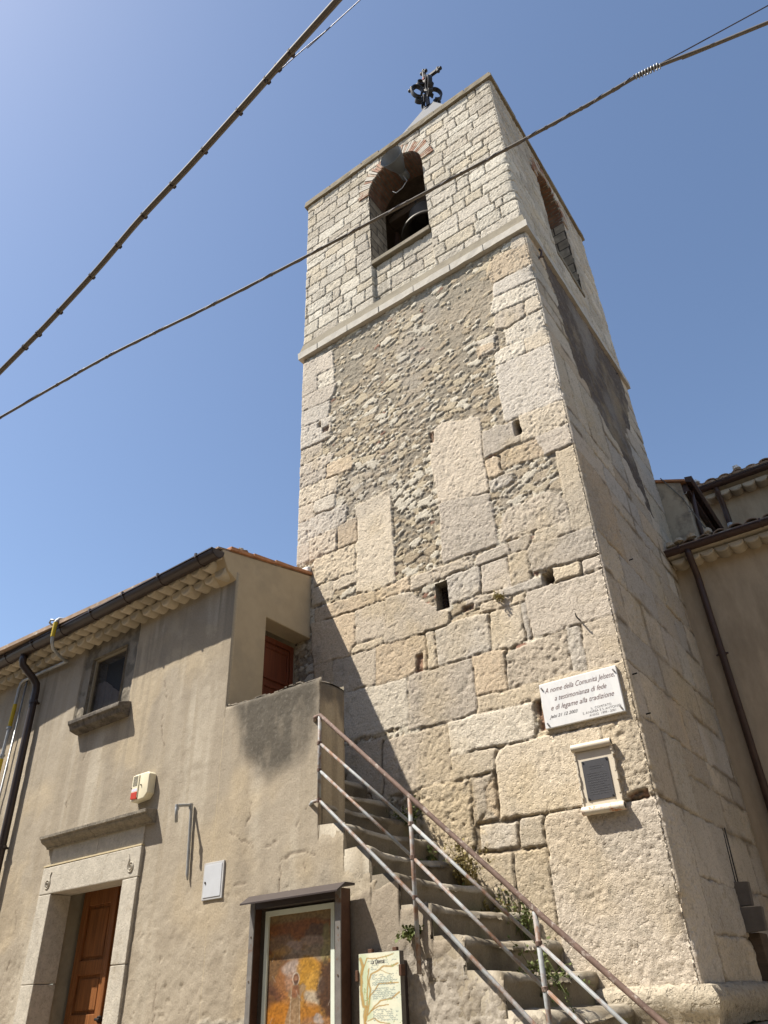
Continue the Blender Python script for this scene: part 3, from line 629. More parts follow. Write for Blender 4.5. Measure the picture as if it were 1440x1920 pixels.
for (a0, a1, z0, fn, ex) in ((OX0, OX1, OZ0, lambda a, d, z: (a, d, z), 0), (RY0, RY1, RZ0, lambda a, d, z: (-d, a, z), 1)):
    r = (a1-a0)/2; ca = (a0+a1)/2
    g = .004
    uvstrip('jamb', [(a0+g, z0-.02), (a0+g, OZS)], (-.010, TH), fn, M['jambstone'], tower)
    uvstrip('jamb', [(a1-g, OZS), (a1-g, z0-.02)], (-.010, TH), fn, M['jambstone'], tower)
    arc = [(ca-(r-g)*math.cos(math.pi*i/28), OZS+(r-g)*math.sin(math.pi*i/28)) for i in range(29)]
    uvstrip('arch_soffit', arc, (-.012, TH), fn, M['brick'], tower)
    # voussoirs: thin bricks set on edge, red and mortar-white by turns
    vb = MB(); vm = MB(); rr = random.Random(3+ex); n = 40
    for i in range(n):
        t0 = math.pi*(i+.10)/n; t1 = math.pi*(i+.86)/n; lo = r-.004; hi = r+.20+rr.uniform(-.03, .035)
        d0 = -.036+rr.uniform(-.007, .006)
        P = [(ca-lo*math.cos(t0), OZS+lo*math.sin(t0)), (ca-hi*math.cos(t0), OZS+hi*math.sin(t0)), (ca-hi*math.cos(t1), OZS+hi*math.sin(t1)), (ca-lo*math.cos(t1), OZS+lo*math.sin(t1))]
        P = [(p[0], min(p[1], ZC-.03)) for p in P]
        q = [fn(p[0], d0, p[1]) for p in P]+[fn(p[0], .05, p[1]) for p in P]
        B_ = vb if rr.random() < .62 else vm
        k = len(B_.v); B_.v += q; B_.f += [tuple(k+j for j in w) for w in ((0,1,2,3),(4,7,6,5),(0,4,5,1),(1,5,6,2),(2,6,7,3),(3,7,4,0))]
    nb_ = len(vb.f); k = len(vb.v); vb.v += vm.v; vb.f += [tuple(k+j for j in w) for w in vm.f]
    ao = vb.build('brick_arch', M['tilebrick'], tower); ao.data.materials.append(M['palestone'])
    for i, pg_ in enumerate(ao.data.polygons): pg_.material_index = 1 if i >= nb_ else 0
    bd = []
    for i in range(41):
        t0 = math.pi*i/40; bd.append((ca-(r+.0)*math.cos(t0), OZS+r*math.sin(t0)))
    uvo = MB()
    for i in range(40):
        t0, t1 = math.pi*i/40, math.pi*(i+1)/40; hi = r+.205
        P = [(ca-r*math.cos(t0), OZS+r*math.sin(t0)), (ca-hi*math.cos(t0), OZS+hi*math.sin(t0)), (ca-hi*math.cos(t1), OZS+hi*math.sin(t1)), (ca-r*math.cos(t1), OZS+r*math.sin(t1))]
        uvo.quad(*[fn(p[0], -.022, min(p[1], ZC-.03)) for p in P])
    uvo.build('mortar_bed', M['concrete'], ao)
    sb = MB()
    n = 8
    for i in range(n):
        x0, x1 = a0+(a1-a0)*i/n, a0+(a1-a0)*(i+1)/n
        pass
    A, B_ = fn(a0+.008, -.035, z0-.085), fn(a1-.008, TH, z0+.002)
    sb.box(min(A[0], B_[0]), max(A[0], B_[0]), min(A[1], B_[1]), max(A[1], B_[1]), z0-.085, z0+.002)
    sb.build('sill', M['concrete'], tower, bev=.012, jit=.004)
# belfry chamber behind the openings
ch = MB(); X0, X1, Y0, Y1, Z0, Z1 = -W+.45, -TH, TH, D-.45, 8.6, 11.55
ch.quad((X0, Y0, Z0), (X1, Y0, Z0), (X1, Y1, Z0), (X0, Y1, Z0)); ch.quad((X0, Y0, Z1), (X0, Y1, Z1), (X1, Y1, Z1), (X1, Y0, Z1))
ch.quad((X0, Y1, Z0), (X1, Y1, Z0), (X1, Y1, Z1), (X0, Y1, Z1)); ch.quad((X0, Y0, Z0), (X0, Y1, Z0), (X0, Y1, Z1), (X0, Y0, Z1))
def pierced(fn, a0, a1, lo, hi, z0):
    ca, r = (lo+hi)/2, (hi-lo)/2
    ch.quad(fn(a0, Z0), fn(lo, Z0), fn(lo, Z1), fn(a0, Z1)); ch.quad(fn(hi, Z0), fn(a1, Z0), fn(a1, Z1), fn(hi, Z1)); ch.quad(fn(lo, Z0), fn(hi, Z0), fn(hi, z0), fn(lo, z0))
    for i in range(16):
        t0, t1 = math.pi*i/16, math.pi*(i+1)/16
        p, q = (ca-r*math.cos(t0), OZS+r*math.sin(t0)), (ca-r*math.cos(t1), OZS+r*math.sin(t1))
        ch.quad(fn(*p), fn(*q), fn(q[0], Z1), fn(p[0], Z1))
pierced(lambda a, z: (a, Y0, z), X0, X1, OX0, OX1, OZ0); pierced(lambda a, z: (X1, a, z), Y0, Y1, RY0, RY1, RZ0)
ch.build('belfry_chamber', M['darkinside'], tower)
# slit window with its iron grille
sl = MB(); x0, x1, z0, z1 = SLIT
for q in (((x0, -.01, z0), (x0, .5, z0), (x0, .5, z1), (x0, -.01, z1)), ((x1, -.01, z0), (x1, .5, z0), (x1, .5, z1), (x1, -.01, z1)), ((x0, -.01, z0), (x1, -.01, z0), (x1, .5, z0), (x0, .5, z0)),
          ((x0, -.01, z1), (x1, -.01, z1), (x1, .5, z1), (x0, .5, z1)), ((x0, .5, z0), (x1, .5, z0), (x1, .5, z1), (x0, .5, z1))): sl.quad(*q)
slo = sl.build('slit_window', M['greystone'], tower)
gr = MB()
for i in range(5): x = x0+.012+(x1-x0-.02)*i/4; gr.tube([(x, .12, z0), (x, .12, z1)], .0035, 6)
for i in range(9): z = z0+.01+(z1-z0-.02)*i/8; gr.tube([(x0, .117, z), (x1, .117, z)], .003, 6)
gr.build('iron_grille', M['gutter2'], slo)
# torus plinth and base ledge
pr_ = [(-.05, -.001), (.045, -.001), (.085, -.018), (.112, -.055), (.118, -.095), (.108, -.14), (.085, -.18), (.075, -.235), (-.05, -.235)]
ring(pr_, wob=.008, step=.05, seed=6).build('plinth_moulding', M['plinth'], tower, smooth=True)
ring([(-.05, -.25), (.30, -.255), (.335, -.275), (.345, -.45), (.34, -1.7), (-.05, -1.7)], wob=.008, step=.1, seed=7).build('base_ledge', M['plinth'], tower, smooth=True)
# iron hook driven into the front face, and a cramp on the right face
hk = MB(); hk.tube([(-.30, .02, 2.655), (-.30, -.07, 2.66), (-.302, -.09, 2.672), (-.304, -.093, 2.70)], [.007, .007, .006, .004], 8)
hk.build('iron_hook', M['black'], tower)
hk = MB(); hk.tube([(.0, .28, 7.62), (.05, .285, 7.66), (.07, .29, 7.74), (.05, .29, 7.80)], .014, 7); hk.tube([(.03, .29, 7.66), (.07, .33, 7.68)], .012, 6)
hk.build('iron_cramp', M['gutter2'], tower)
for (y, z) in ((.05, 2.10), (.16, 1.80), (3.0, 7.75), (.9, 3.55)):
    hk = MB(); hk.tube([(-.02, y, z), (.055, y, z+.004)], .006, 6); hk.build('iron_nail', M['black'], tower)

# ---------------------------------------------------------------- bell, loudspeaker, cross
be = empty('church_bell', (-1.70, .74, 10.06), label='dark bronze bell hanging behind the sill of the arched belfry opening', cat='bell')
pf = [(.385, 0), (.395, .012), (.385, .05), (.335, .12), (.30, .20), (.275, .32), (.262, .44), (.25, .50), (.215, .56), (.13, .60), (.0, .61)]
inn = [(.385, 0), (.345, .03), (.29, .13), (.255, .3), (.235, .46), (.18, .54), (.0, .57)]
b_ = MB().lathe(pf, k=48).lathe(inn, k=48)
for z in (.055, .10, .47): b_.lathe([(.386-.62*z if z < .2 else .262, z-.008), (.396-.62*z if z < .2 else .272, z), (.386-.62*z if z < .2 else .262, z+.008)], k=48)
b_.build('bell_body', M['bell'], be, smooth=True)
cw = MB()
for k in range(4): a = math.pi/2*k+.4; cw.tube([(.08*math.cos(a), .08*math.sin(a), .59), (.10*math.cos(a), .10*math.sin(a), .68), (.03*math.cos(a), .03*math.sin(a), .76)], .018, 8)
cw.build('crown_loop', M['bell'], be, smooth=True)
MB().tube([(0, 0, .5), (0, .0, .12)], .014, 8).lathe([(0, .02), (.05, .05), (.055, .09), (.03, .14), (.0, .15)], k=16).build('clapper', M['black'], be, smooth=True)
hs = MB().box(-.62, .62, -.07, .07, .74, .88); hs.build('headstock', M['oldwood'], be, bev=.015)
for s_ in (-1, 1): MB().box(s_*.12-.015, s_*.12+.015, -.08, .08, .60, .90).build('iron_strap', M['black'], be, bev=.003)
bf = empty('bell_frame', (-1.72, .88, 9.0)); bf.parent = tower
for s_ in (-1, 1):
    MB().tube([(s_*.66, -.25, -.4), (s_*.66, 0, 1.86)], .03, 8).build('post', M['gutter2'], bf)
    MB().tube([(s_*.66, .45, -.4), (s_*.66, 0, 1.86)], .03, 8).build('post', M['gutter2'], bf)
for z in (.9, 1.25, 1.55): MB().box(-.7, .7, .47, .53, z, z+.07).build('cross_beam', M['galv'], bf, bev=.004)

lp = empty('horn_loudspeaker', (-1.705, -.245, 10.985), label='grey horn loudspeaker sticking out at the top of the belfry arch', cat='loudspeaker')
Mh = Matrix.Rotation(R_(90+6), 4, 'X')       # lathe axis z -> -y
def lz(prof): return MB().lathe([(r, -d) for r, d in prof], k=40, M=Matrix.Rotation(R_(90), 4, 'X'))
lz([(.222, .0), (.226, .006), (.218, .02), (.19, .10), (.15, .20), (.10, .30), (.075, .36), (.0, .36)]).build('horn_shell', M['horn'], lp, smooth=True)
lz([(.218, .004), (.205, .03), (.17, .10), (.12, .2), (.07, .28), (.0, .30)]).build('horn_mouth', M['horn'], lp, smooth=True)
lz([(.0, .16), (.035, .17), (.045, .22), (.04, .27)]).build('horn_centre', M['horn'], lp, smooth=True)
lz([(.078, .36), (.082, .37), (.082, .50), (.07, .52), (.0, .52)]).build('driver', M['horn'], lp, smooth=True)
MB().tube([(.0, .40, -.08), (.06, .40, -.30), (-.04, .38, -.46), (-.16, .36, -.52), (-.22, .34, -.44)], .007, 6).build('wire', M['galv'], lp, smooth=True)
MB().box(-.015, .015, .30, .34, .0, .26).build('bracket', M['gutter2'], lp)

be.scale = (1.12, 1.12, 1.12)
lp.scale = (.88, .88, .88)
cs = empty('iron_cross', (-1.80, 1.60, 15.55), label='black wrought iron cross with scrolls on the peak of the tower roof', cat='cross')
MB().box(-.034, .034, -.034, .034, -.05, 1.36).build('post', M['black'], cs)
MB().box(-.33, .33, -.032, .032, 1.01, 1.078).build('crossbar', M['black'], cs)
for (x, z) in ((-.34, 1.044), (.34, 1.044), (0, 1.37)):
    k_ = MB()
    for (dx, dz) in ((0, .0), (.055, .0), (-.055, .0), (0, .055), (0, -.055)):
        k_.lathe([(0, -.045), (.038, -.018), (.038, .018), (0, .045)], c=(x+dx, 0, z+dz), k=10)
    k_.build('trefoil', M['black'], cs)
MB().lathe([(0, -.06), (.05, -.03), (.06, 0), (.05, .03), (0, .06)], c=(0, -.0, 1.044), k=12).build('boss', M['redpaint'], cs)
MB().tube([(0, -.03, 1.10), (0, -.04, 1.33)], .02, 6).build('pale_strip', M['lightmetal'], cs)
for k in range(4):
    a = math.pi/4+math.pi/2*k; rb_ = MB(); rb2 = MB()
    d = Vector((math.cos(a), math.sin(a), 0)); nrm = Vector((-d.y, d.x, 0))
    pts = []
    for i in range(25):
        t = i/24; ang = R_(-100)+t*R_(330); rr = .165*(1-.35*t); pts.append(d*(.19+rr*math.cos(ang))+Vector((0, 0, .50+rr*1.55*math.sin(ang))))
    p2 = []
    for i in range(17):
        t = i/16; ang = R_(90)+t*R_(330); rr = .10*(1-.3*t); p2.append(d*(.20+rr*math.cos(ang))+Vector((0, 0, .12+rr*math.sin(ang))))
    for P_ in (pts, p2):
        for p, q in zip(P_[:-1], P_[1:]):
            for (o) in (0,):
                rb_.quad(p-nrm*.045, p+nrm*.045, q+nrm*.045, q-nrm*.045)
    for (dz, rad) in ((.86, .10),):
        P_ = []
        for i in range(15):
            t = i/14; ang = R_(-150)+t*R_(270); P_.append(d*(.10+rad*.8*math.cos(ang))+Vector((0, 0, dz+rad*math.sin(ang))))
        for p, q in zip(P_[:-1], P_[1:]): rb_.quad(p-nrm*.04, p+nrm*.04, q+nrm*.04, q-nrm*.04)
    o = rb_.build('scroll', M['black'], cs, weld=True); sm = o.modifiers.new('thick', 'SOLIDIFY'); sm.thickness = .026
for k in range(4):
    a = math.pi/2*k+math.pi/4; MB().tube([(.02*math.cos(a), .02*math.sin(a), 1.044), (.15*math.cos(a), .05*math.sin(a), 1.044+.15*(1 if k < 2 else -1))], [.008, .001], 6).build('ray', M['black'], cs)

# ---------------------------------------------------------------- plastered house and staircase on the left
YF = -0.0488
HP = Vector((-3.377, -1.176, 0)); HM = Matrix.Translation(HP) @ Matrix.Rotation(YF, 4, 'Z'); HI = HM.inverted()
def FW(u, z, off=0.0): return HM @ Vector((u, -off, z))
def world_child(o, parent):                      # mesh written in world coordinates, kept under the house frame
    o.parent = parent
    if parent in (house, stairs): o.matrix_parent_inverse = HI
    return o
house = empty('village_house', HP, YF, label='two storey plastered house with brown gutter joined to the left of the tower', cat='house')
stairs = empty('outside_staircase', HP, YF, label='worn stone staircase climbing along the tower to the upper house door', cat='staircase')
U1, TR, RI, ZT = 1.186, 0.2425, 0.198, 1.097
NST = 14
def ztop(u):
    k = np.floor((u-U1)/TR)
    return np.where(u < U1, 2.312-.030*u, ZT-RI*k)
CRACKS = [[(-1.0, 2.9), (-.93, 2.6), (-.96, 2.35), (-.86, 2.1)], [(-3.0, .9), (-2.9, .6), (-2.98, .2), (-2.9, -.2)], [(.35, 1.5), (.42, 1.36), (.38, 1.2)], [(.55, .62), (.62, .5), (.58, .3)], [(.2, 1.18), (.38, 1.1), (.53, 1.03), (.74, 1.04), (.76, .95)], [(.78, .9), (.92, .93), (1.06, .93), (1.24, .88)], [(1.05, .85), (1.03, .77), (.95, .74)],
          [(.95, 1.14), (1.05, 1.23), (1.01, 1.31)], [(.79, .87), (.79, .69)], [(-2.31, 2.48), (-2.24, 2.35), (-2.3, 2.21), (-2.36, 1.98), (-2.44, 1.83)], [(-.55, .35), (-.56, .1), (-.54, -.1)], [(.2, .72), (.3, .8), (.42, .79)]]
STAIN = [(.02, 2.4), (1.25, 2.4), (1.17, 1.9), (1.02, 1.62), (.72, 1.50), (.45, 1.56), (.30, 1.80), (.22, 2.05)]
ROUGH = [(1.62, -1.7), (1.98, -.6), (1.86, .02), (1.97, .30), (2.30, .20), (2.62, .12), (3.2, -.4), (5.2, -1.5), (5.2, -1.8)]
GREYZ = [(1.05, .66), (1.55, .58), (2.0, .72), (2.35, .45), (2.25, .10), (2.0, .02), (1.7, -1.7), (1.35, -1.7), (1.42, .3)]
ROUGH2 = [(-.04, -1.7), (-.02, -.085), (.52, -.08), (.56, -1.7)]
def plaster_relief(U, Z):
    wu = U+.018*(vn(U*13, Z*13, 201)-.5)*2; wz = Z+.018*(vn(U*13, Z*13, 202)-.5)*2
    n1 = fbm(U*24, Z*24, 203, 4, .6)-.5; n2 = fbm(U*3.1, Z*3.1, 204, 4)-.5; n3 = fbm(U*8, Z*8, 205, 3)-.5
    h = .009*n2 + .003*n3 + .0035*n1
    base = np.ones(U.shape+(3,))*np.array((.335, .29, .225))
    st = fbm(U*4.5, Z*.55, 206, 4); st2 = fbm(U*14, Z*.9, 207, 3)
    col = mixc(base, (.42, .375, .30), sst(.46, .70, st)*.7)
    col = mixc(col, (.275, .235, .18), sst(.50, .72, fbm(U*3.6+7, Z*.5, 208, 4))*.7)
    col = mixc(col, (.30, .255, .19), sst(.56, .75, st2)*.55*sst(-.4, 1.5, Z))
    col = mixc(col, (.43, .35, .235), sst(.5, .7, fbm(U*1.3, Z*1.3, 209, 4))*.5)
    drip = sst(.50, .66, fbm(U*10, Z*.45, 226, 4)); col = mixc(col, (.24, .205, .155), drip*(.55*sst(1.4, 3.6, Z)+.22)*sst(.35, .6, fbm(U*1.1, Z*.8, 227, 3)))
    col = mixc(col, (.26, .22, .165), sst(.55, .68, fbm(U*2.2, Z*2.2, 228, 5, .6))*.5)
    # lower parts are rougher and blotchier
    low = sst(1.3, .1, Z+.5*n2)
    h = h+low*(.006*n3+.003*n1)
    pit = sst(.74, .84, fbm(U*21, Z*21, 210, 3)); h = h-.006*pit*low; col = mixc(col, (.25, .21, .155), pit*low*.3)
    stn = U > -.2
    # broken render near the step edges
    zt = ztop(U); near = sst(.20, .02, np.abs(zt-Z)+.10*n2*2+.05*n1)*(U > U1-.35)*(Z < 1.6)
    near = near*sst(.38, .50, fbm(U*6, Z*6, 211, 4)+.12)
    h = h-.014*near+near*.02*(fbm(U*15, Z*15, 212, 4, .6)-.5); col = mixc(col, (.42, .355, .26), near*.7)
    g = sst(-.01, .03, poly_dist(GREYZ, wu+.05*n2, wz+.05*n2)); col = mixc(col, (.275, .235, .185), g*.85); h = h*(1-.5*g)+.006*g
    r = sst(-.01, .04, poly_dist(ROUGH, wu+.08*n2, wz+.08*n2))
    h = h*(1-r)+r*(-.002+.010*(fbm(U*9, Z*8, 213, 3)-.5)+.020*(fbm(U*42, Z*38, 229, 3, .7)-.5)); col = mixc(col, (.36, .325, .275), r*.9); col = mixc(col, (.26, .225, .175), r*sst(.5, .7, fbm(U*5, Z*5, 214, 3))*.7)
    r = sst(-.01, .01, poly_dist(ROUGH2, wu, wz)); h = h*(1-r)+r*(.004+.03*(fbm(U*30, Z*30, 215, 4, .6)-.5)); col = mixc(col, (.29, .26, .21), r)
    # lichen and soot on the parapet, a stain with its own outline
    s_ = sst(-.08, .14, poly_dist(STAIN, wu+.14*n2, wz+.14*n2))*(.72+.28*sst(.3, .55, fbm(U*6.5, Z*2.6, 216, 5, .65)+.10*sst(1.6, 2.2, Z)))
    col = mixc(col, (.075, .067, .055), s_*.9); h = h+s_*.006*(fbm(U*30, Z*30, 217, 4, .6)-.5)
    spk = sst(.80, .86, vn(U*62, Z*62, 218))*s_; col = mixc(col, (.26, .24, .20), spk*.25)
    crk = np.full(U.shape, 9.)
    for c in CRACKS: crk = np.minimum(crk, line_dist(c, U+.02*(vn(U*21, Z*21, 219)-.5)*2, Z+.02*(vn(U*21, Z*21, 220)-.5)*2))
    k = sst(.009, .001, crk)*sst(.3, .5, vn(U*9, Z*9, 224)); h = h-.006*k; col = mixc(col, (.17, .135, .10), k*.7)
    # rough stone surround left bare round the upper window
    q = poly_dist([(-2.63, 2.70), (-2.63, 3.72), (-1.59, 3.72), (-1.59, 2.70)], wu*.7+U*.3, wz*.7+Z*.3); k = sst(-.006, .008, q)
    h = h*(1-k)+k*(-.022+.014*(fbm(U*20, Z*20, 221, 4, .6)-.5)); col = mixc(col, (.25, .22, .175), k); col = mixc(col, (.13, .115, .09), k*sst(.48, .66, fbm(U*7, Z*7, 222, 4))*.8)
    return h, col
WIN = (-2.45, -1.79, 2.745, 3.47); DOOR = (-2.355, -1.185, -1.66, 1.005)
def snap(a, vals, lo, hi):
    a = np.sort(np.unique(np.concatenate([a[[not any(abs(q-v) < .007 for v in vals) for q in a]], vals]))); return a[(a >= lo-1e-6) & (a <= hi+1e-6)]
us = snap(np.arange(-6.6, 0, .0135), np.array([WIN[0], WIN[1], DOOR[0], DOOR[1], 0.0]), -6.6, 0)
zs = snap(np.arange(-1.66, 3.735, .0135), np.array([WIN[2], WIN[3], DOOR[3]]), -1.66, 3.74)
U, Z = np.meshgrid(us, zs); h, col = plaster_relief(U, Z)
uc, zc = np.meshgrid((us[:-1]+us[1:])/2, (zs[:-1]+zs[1:])/2); keep = np.ones(uc.shape, bool)
for (a, b, c, d) in (WIN, DOOR): keep &= ~((uc > a) & (uc < b) & (zc > c) & (zc < d))
h = np.where((U > -.03) & (Z > 2.3), h*np.clip(-U/.03, 0, 1), h)
P = np.stack([U, -h, Z], -1); fold = P[:, -1:].copy(); fold[:, 0, 0] = 0; fold[:, 0, 1] = .045
P = np.concatenate([P, fold], 1); keep = np.concatenate([keep, (zc[:, -1:] > 2.2)], 1); col = np.concatenate([col[:, :-1], col[:, -1:]*0+np.array((.40, .335, .235)), col[:, -1:]*0+np.array((.43, .35, .235))], 1)
grid_mesh('facade_wall', P, keep, M['plaster'], house, col)
# stair wall with the stepped outline and the parapet
us = np.sort(np.unique(np.concatenate([np.arange(0, U1+NST*TR, .0125), U1+TR*np.arange(NST+1)]))); zs = np.arange(-1.66, 2.345, .0125)
U, Z = np.meshgrid(us, zs); h, col = plaster_relief(U, Z)
uc, zc = np.meshgrid((us[:-1]+us[1:])/2, (zs[:-1]+zs[1:])/2)
wob = (.030*(fbm(uc*9, uc*0+3, 230, 3)-.5)*2 + .004*(vn(uc*40, zc*40, 231)-.5))*(uc < U1) + (-.012+.012*(vn(uc*25, zc*25, 231)-.5))*(uc > U1)
keep = zc < ztop(uc + .03*(fbm(zc*11, zc*0, 232, 3)-.5)*2*(uc > 1.25)) + wob
edge = sst(.035, 0, ztop(U)-Z)*(U > 0); P = np.stack([U, -h+.014*edge, Z], -1)
grid_mesh('stair_wall', P, keep, M['plaster'], stairs, col)
# parapet: top, end and back faces
def patch(name, fn, a, b, parent, m, cf, jit):
    A, B = np.meshgrid(a, b); P = fn(A, B); 
    return grid_mesh(name, P, np.ones((len(b)-1, len(a)-1), bool), m, parent, cf(A, B))
PT = .30
a = np.arange(0, U1+.006, .0125); b = np.linspace(0, 1, 20)
def ptop(A, B):
    z = ztop(np.minimum(A, U1-.01))+.030*(fbm(A*9, A*0+3, 230, 3)-.5)*2-.012 + .016*np.sin(B*math.pi) + .012*(fbm(A*14, B*5, 233, 3)-.5)
    z = z-.03*sst(.06, 0, U1-A)
    return np.stack([A, B*PT+.004, z], -1)
def dark(A, B): return mixc(np.ones(A.shape+(3,))*np.array((.135, .118, .095)), (.33, .30, .25), sst(.52, .66, fbm(A*11, B*4, 234, 4)))
po = patch('parapet_top', ptop, a, b, stairs, M['plaster'], dark, 0)
a = np.linspace(0, 1, 24); b = np.arange(.9, 2.272, .0125)
def pend(A, B):
    zt = ztop(np.array(U1-.01)); rnd_ = .035*sst(.06, 0, zt-B) + .02*sst(.08, 0, A) *0
    return np.stack([U1+.010*(fbm(A*3, B*9, 235, 4)-.5)-rnd_, A*PT, np.minimum(B, zt-.01-.02*A)], -1)
def pendc(A, B):
    c = np.ones(A.shape+(3,))*np.array((.385, .315, .215)); k = sst(1.95, 2.2, B+.25*(fbm(A*2, B*5, 236, 4)-.5)*2)
    c = mixc(c, (.13, .112, .09), k*.9); c = mixc(c, (.22, .17, .115), sst(.05, .35, .5*np.abs(A-.12)+0*B < .09)*0)
    return mixc(c, (.24, .19, .13), sst(.5, .7, fbm(A*5, B*1.5, 237, 4))*.6)
patch('parapet_end', pend, a, b, stairs, M['plaster'], pendc, 0)
pb = MB(); pb.quad((0, PT, .2), (U1, PT, .2), (U1, PT, 2.27), (0, PT, 2.30)); pb.build('parapet_back', M['rough_plaster'], stairs)
# steps: worn slabs between the stair wall and the tower
def tower_y(u, y=0): return (HM @ Vector((u, y, 0))).y
def make_step(k):
    u0, z = U1+TR*k, ZT-RI*k
    prof_u = np.array([-.5, 0, .1, .1, .1, .1, .1, .1, .1]); r = random.Random(100+k); A = np.linspace(0, 1, 70)
    prof = [(-.50, 0), (-.012, 0), (TR-.075, 0), (TR-.03, -.002), (TR-.006, -.012), (TR+.006, -.035), (TR+.002, -.07), (TR-.012, -.10), (TR-.014, -RI-.03)]
    B = np.arange(len(prof)); AA, BB = np.meshgrid(A, B)
    yin = -HI.to_translation().y  # not used for shape, steps simply run into the tower
    y0, y1 = .006, 1.24+math.sin(-YF)*u0
    pu = np.array([p[0] for p in prof])[BB]; pz = np.array([p[1] for p in prof])[BB]
    Y = y0+(y1-y0)*AA
    dip = .030*np.sin(np.clip(AA*1.15, 0, 1)*math.pi)*(.7+.5*r.random())
    wear = dip*sst(TR-.22, TR, pu)*(BB < 6)
    nz = (fbm(Y*6+k*3.7, pu*6+pz*9, 240+k, 4)-.5)
    Zz = z+pz-wear-.012*sst(TR-.05, TR, pu)*(BB < 6)*(r.random()) + .026*nz*(BB < 7) - .016*sst(.60, .75, fbm(Y*9+k*2.1, Y*0, 310+k, 3))*((BB == 4)|(BB == 5))
    Uu = u0+pu+.03*(fbm(Y*5+k, Y*0, 260+k, 3)-.5)*(pu > TR-.1) + .026*nz*(BB > 3)
    P = np.stack([Uu, Y, Zz], -1)
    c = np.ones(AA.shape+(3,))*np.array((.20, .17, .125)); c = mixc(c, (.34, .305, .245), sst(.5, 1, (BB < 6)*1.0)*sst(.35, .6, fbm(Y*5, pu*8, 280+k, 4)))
    c = mixc(c, (.10, .085, .065), sst(.48, .68, fbm(Y*4+k, pz*7+pu*3, 290+k, 4))*.7)
    c = mixc(c, (.19, .20, .10), sst(.62, .75, fbm(Y*3+k, pz*9, 300+k, 4))*.5*(BB > 5))
    yo = np.where((prof_u > -.03) & (k >= 0), .003, .03); cap = P[:, :1].copy(); cap[:, 0, 2] = z-RI-.04; cap[:, 0, 1] = yo; P[:, 0, 1] = yo
    P = np.concatenate([cap, P], 1); c = np.concatenate([c[:, :1], c], 1)
    grid_mesh('step', P, np.ones((len(B)-1, len(A)), bool), M['plaster'], stairs, c, flip=True)
for k in range(-4, NST): make_step(k)

# side wall with the upper door
sw = MB(); XS = -3.377
sw.prism([(-1.145, .2), (-.709, .2), (-.709, 3.39), (.02, 3.385), (.02, 4.185), (-1.40, 3.90), (-1.36, 3.80), (-1.30, 3.70), (-1.145, 3.62)], XS-.235, XS, 'x')
world_child(sw.build('side_wall', M['smooth_plaster'], None, bev=.012), house)
jb = MB().box(-4.1, -3.605, -.018, .35, .2, 3.95).build('door_jamb', M['rough_plaster'], None); world_child(jb, house)
dr = MB(); xd = XS-.245
do = empty('upper_door'); world_child(do, house)
door_w = MB(); door_w.box(xd-.03, xd, -.60, -.02, .9, 3.33)
d1 = door_w.build('upper_door', M['redwood'], None); bpy.data.objects.remove(do); world_child(d1, house); d1['label'] = 'red brown panelled door at the head of the stairs'
fr_ = MB()
for (y0, y1, z0, z1) in ((-.60, -.545, .9, 3.33), (-.075, -.02, .9, 3.33), (-.545, -.075, 3.27, 3.33)): fr_.box(xd, xd+.022, y0, y1, z0, z1)
f_ = fr_.build('door_frame', M['redwood'], d1, bev=.004)
for (y0, y1) in ((-.535, -.50), (-.49, -.09)):
    for (z0, z1) in ((2.86, 3.23), (2.36, 2.80), (1.6, 2.3)):
        if y1-y0 > .1:
            p = MB(); n = .028
            p.prism([(y0, z0), (y1, z0), (y1, z1), (y0, z1)], xd-.001, xd+.006, 'x'); o = p.build('panel', M['redwood'], d1)
            p = MB()
            for (a0, a1, b0, b1) in ((y0, y1, z0, z0+n), (y0, y1, z1-n, z1), (y0, y0+n, z0+n, z1-n), (y1-n, y1, z0+n, z1-n)): p.box(xd, xd+.020, a0, a1, b0, b1)
            p.build('panel_moulding', M['redwood'], d1, bev=.006)

# roof: slab, canal tiles, rake tiles
rs = MB(); sl = .205
def rz(y): return 3.905+sl*(y+1.40)
rs.prism([(-1.45, rz(-1.45)-.03), (3.0, rz(3.0)-.03), (3.0, rz(3.0)+.03), (-1.45, rz(-1.45)+.02)], -9.95, -3.63, 'x'); rs.prism([(-1.45, rz(-1.45)+.0), (-.02, rz(-.02)+.0), (-.02, rz(-.02)+.03), (-1.45, rz(-1.45)+.02)], -3.63, XS-.01, 'x')
roof = world_child(rs.build('roof', M['oldtile'], None), house)
tl = MB(); r5 = random.Random(8)
x = XS-.22; 
while x > -9.8:
    y = -1.37; yend = -.05 if x > -3.72 else 2.6
    while y < yend:
        L = .36; n0 = len(tl.v); k = 6; ro = .085+r5.uniform(-.006, .006); dz = r5.uniform(-.008, .012)
        for (yy, rr) in ((y, ro), (min(y+L+.06, yend), ro*.88)):
            for j in range(k+1):
                an = math.pi*j/k; tl.v.append((x+rr*math.cos(an), yy+r5.uniform(-.01, .01), rz(yy)-.02+dz+rr*.75*math.sin(an)+(.014 if yy == y else 0)))
        for j in range(k): tl.f.append((n0+j, n0+j+1, n0+k+2+j, n0+k+1+j))
        y += L
    x -= .195
to = tl.build('roof_tiles', M['oldtile'], None, smooth=True); to.modifiers.new('thick', 'SOLIDIFY').thickness = .014; world_child(to, roof)
rk = MB(); y = -1.30
while y < .03:
    y1 = min(y+.33, .045); a = r5.uniform(-.004, .006)
    P = [(y, rz(y)+.006+a), (y1, rz(y1)+.001), (y1, rz(y1)+.036), (y, rz(y)+.048+a)]
    rk.prism(P, XS-.16, XS+.022+r5.uniform(-.006, .006), 'x'); y = y1+.004
world_child(rk.build('rake_tiles', M['tile'], None, bev=.008), roof)
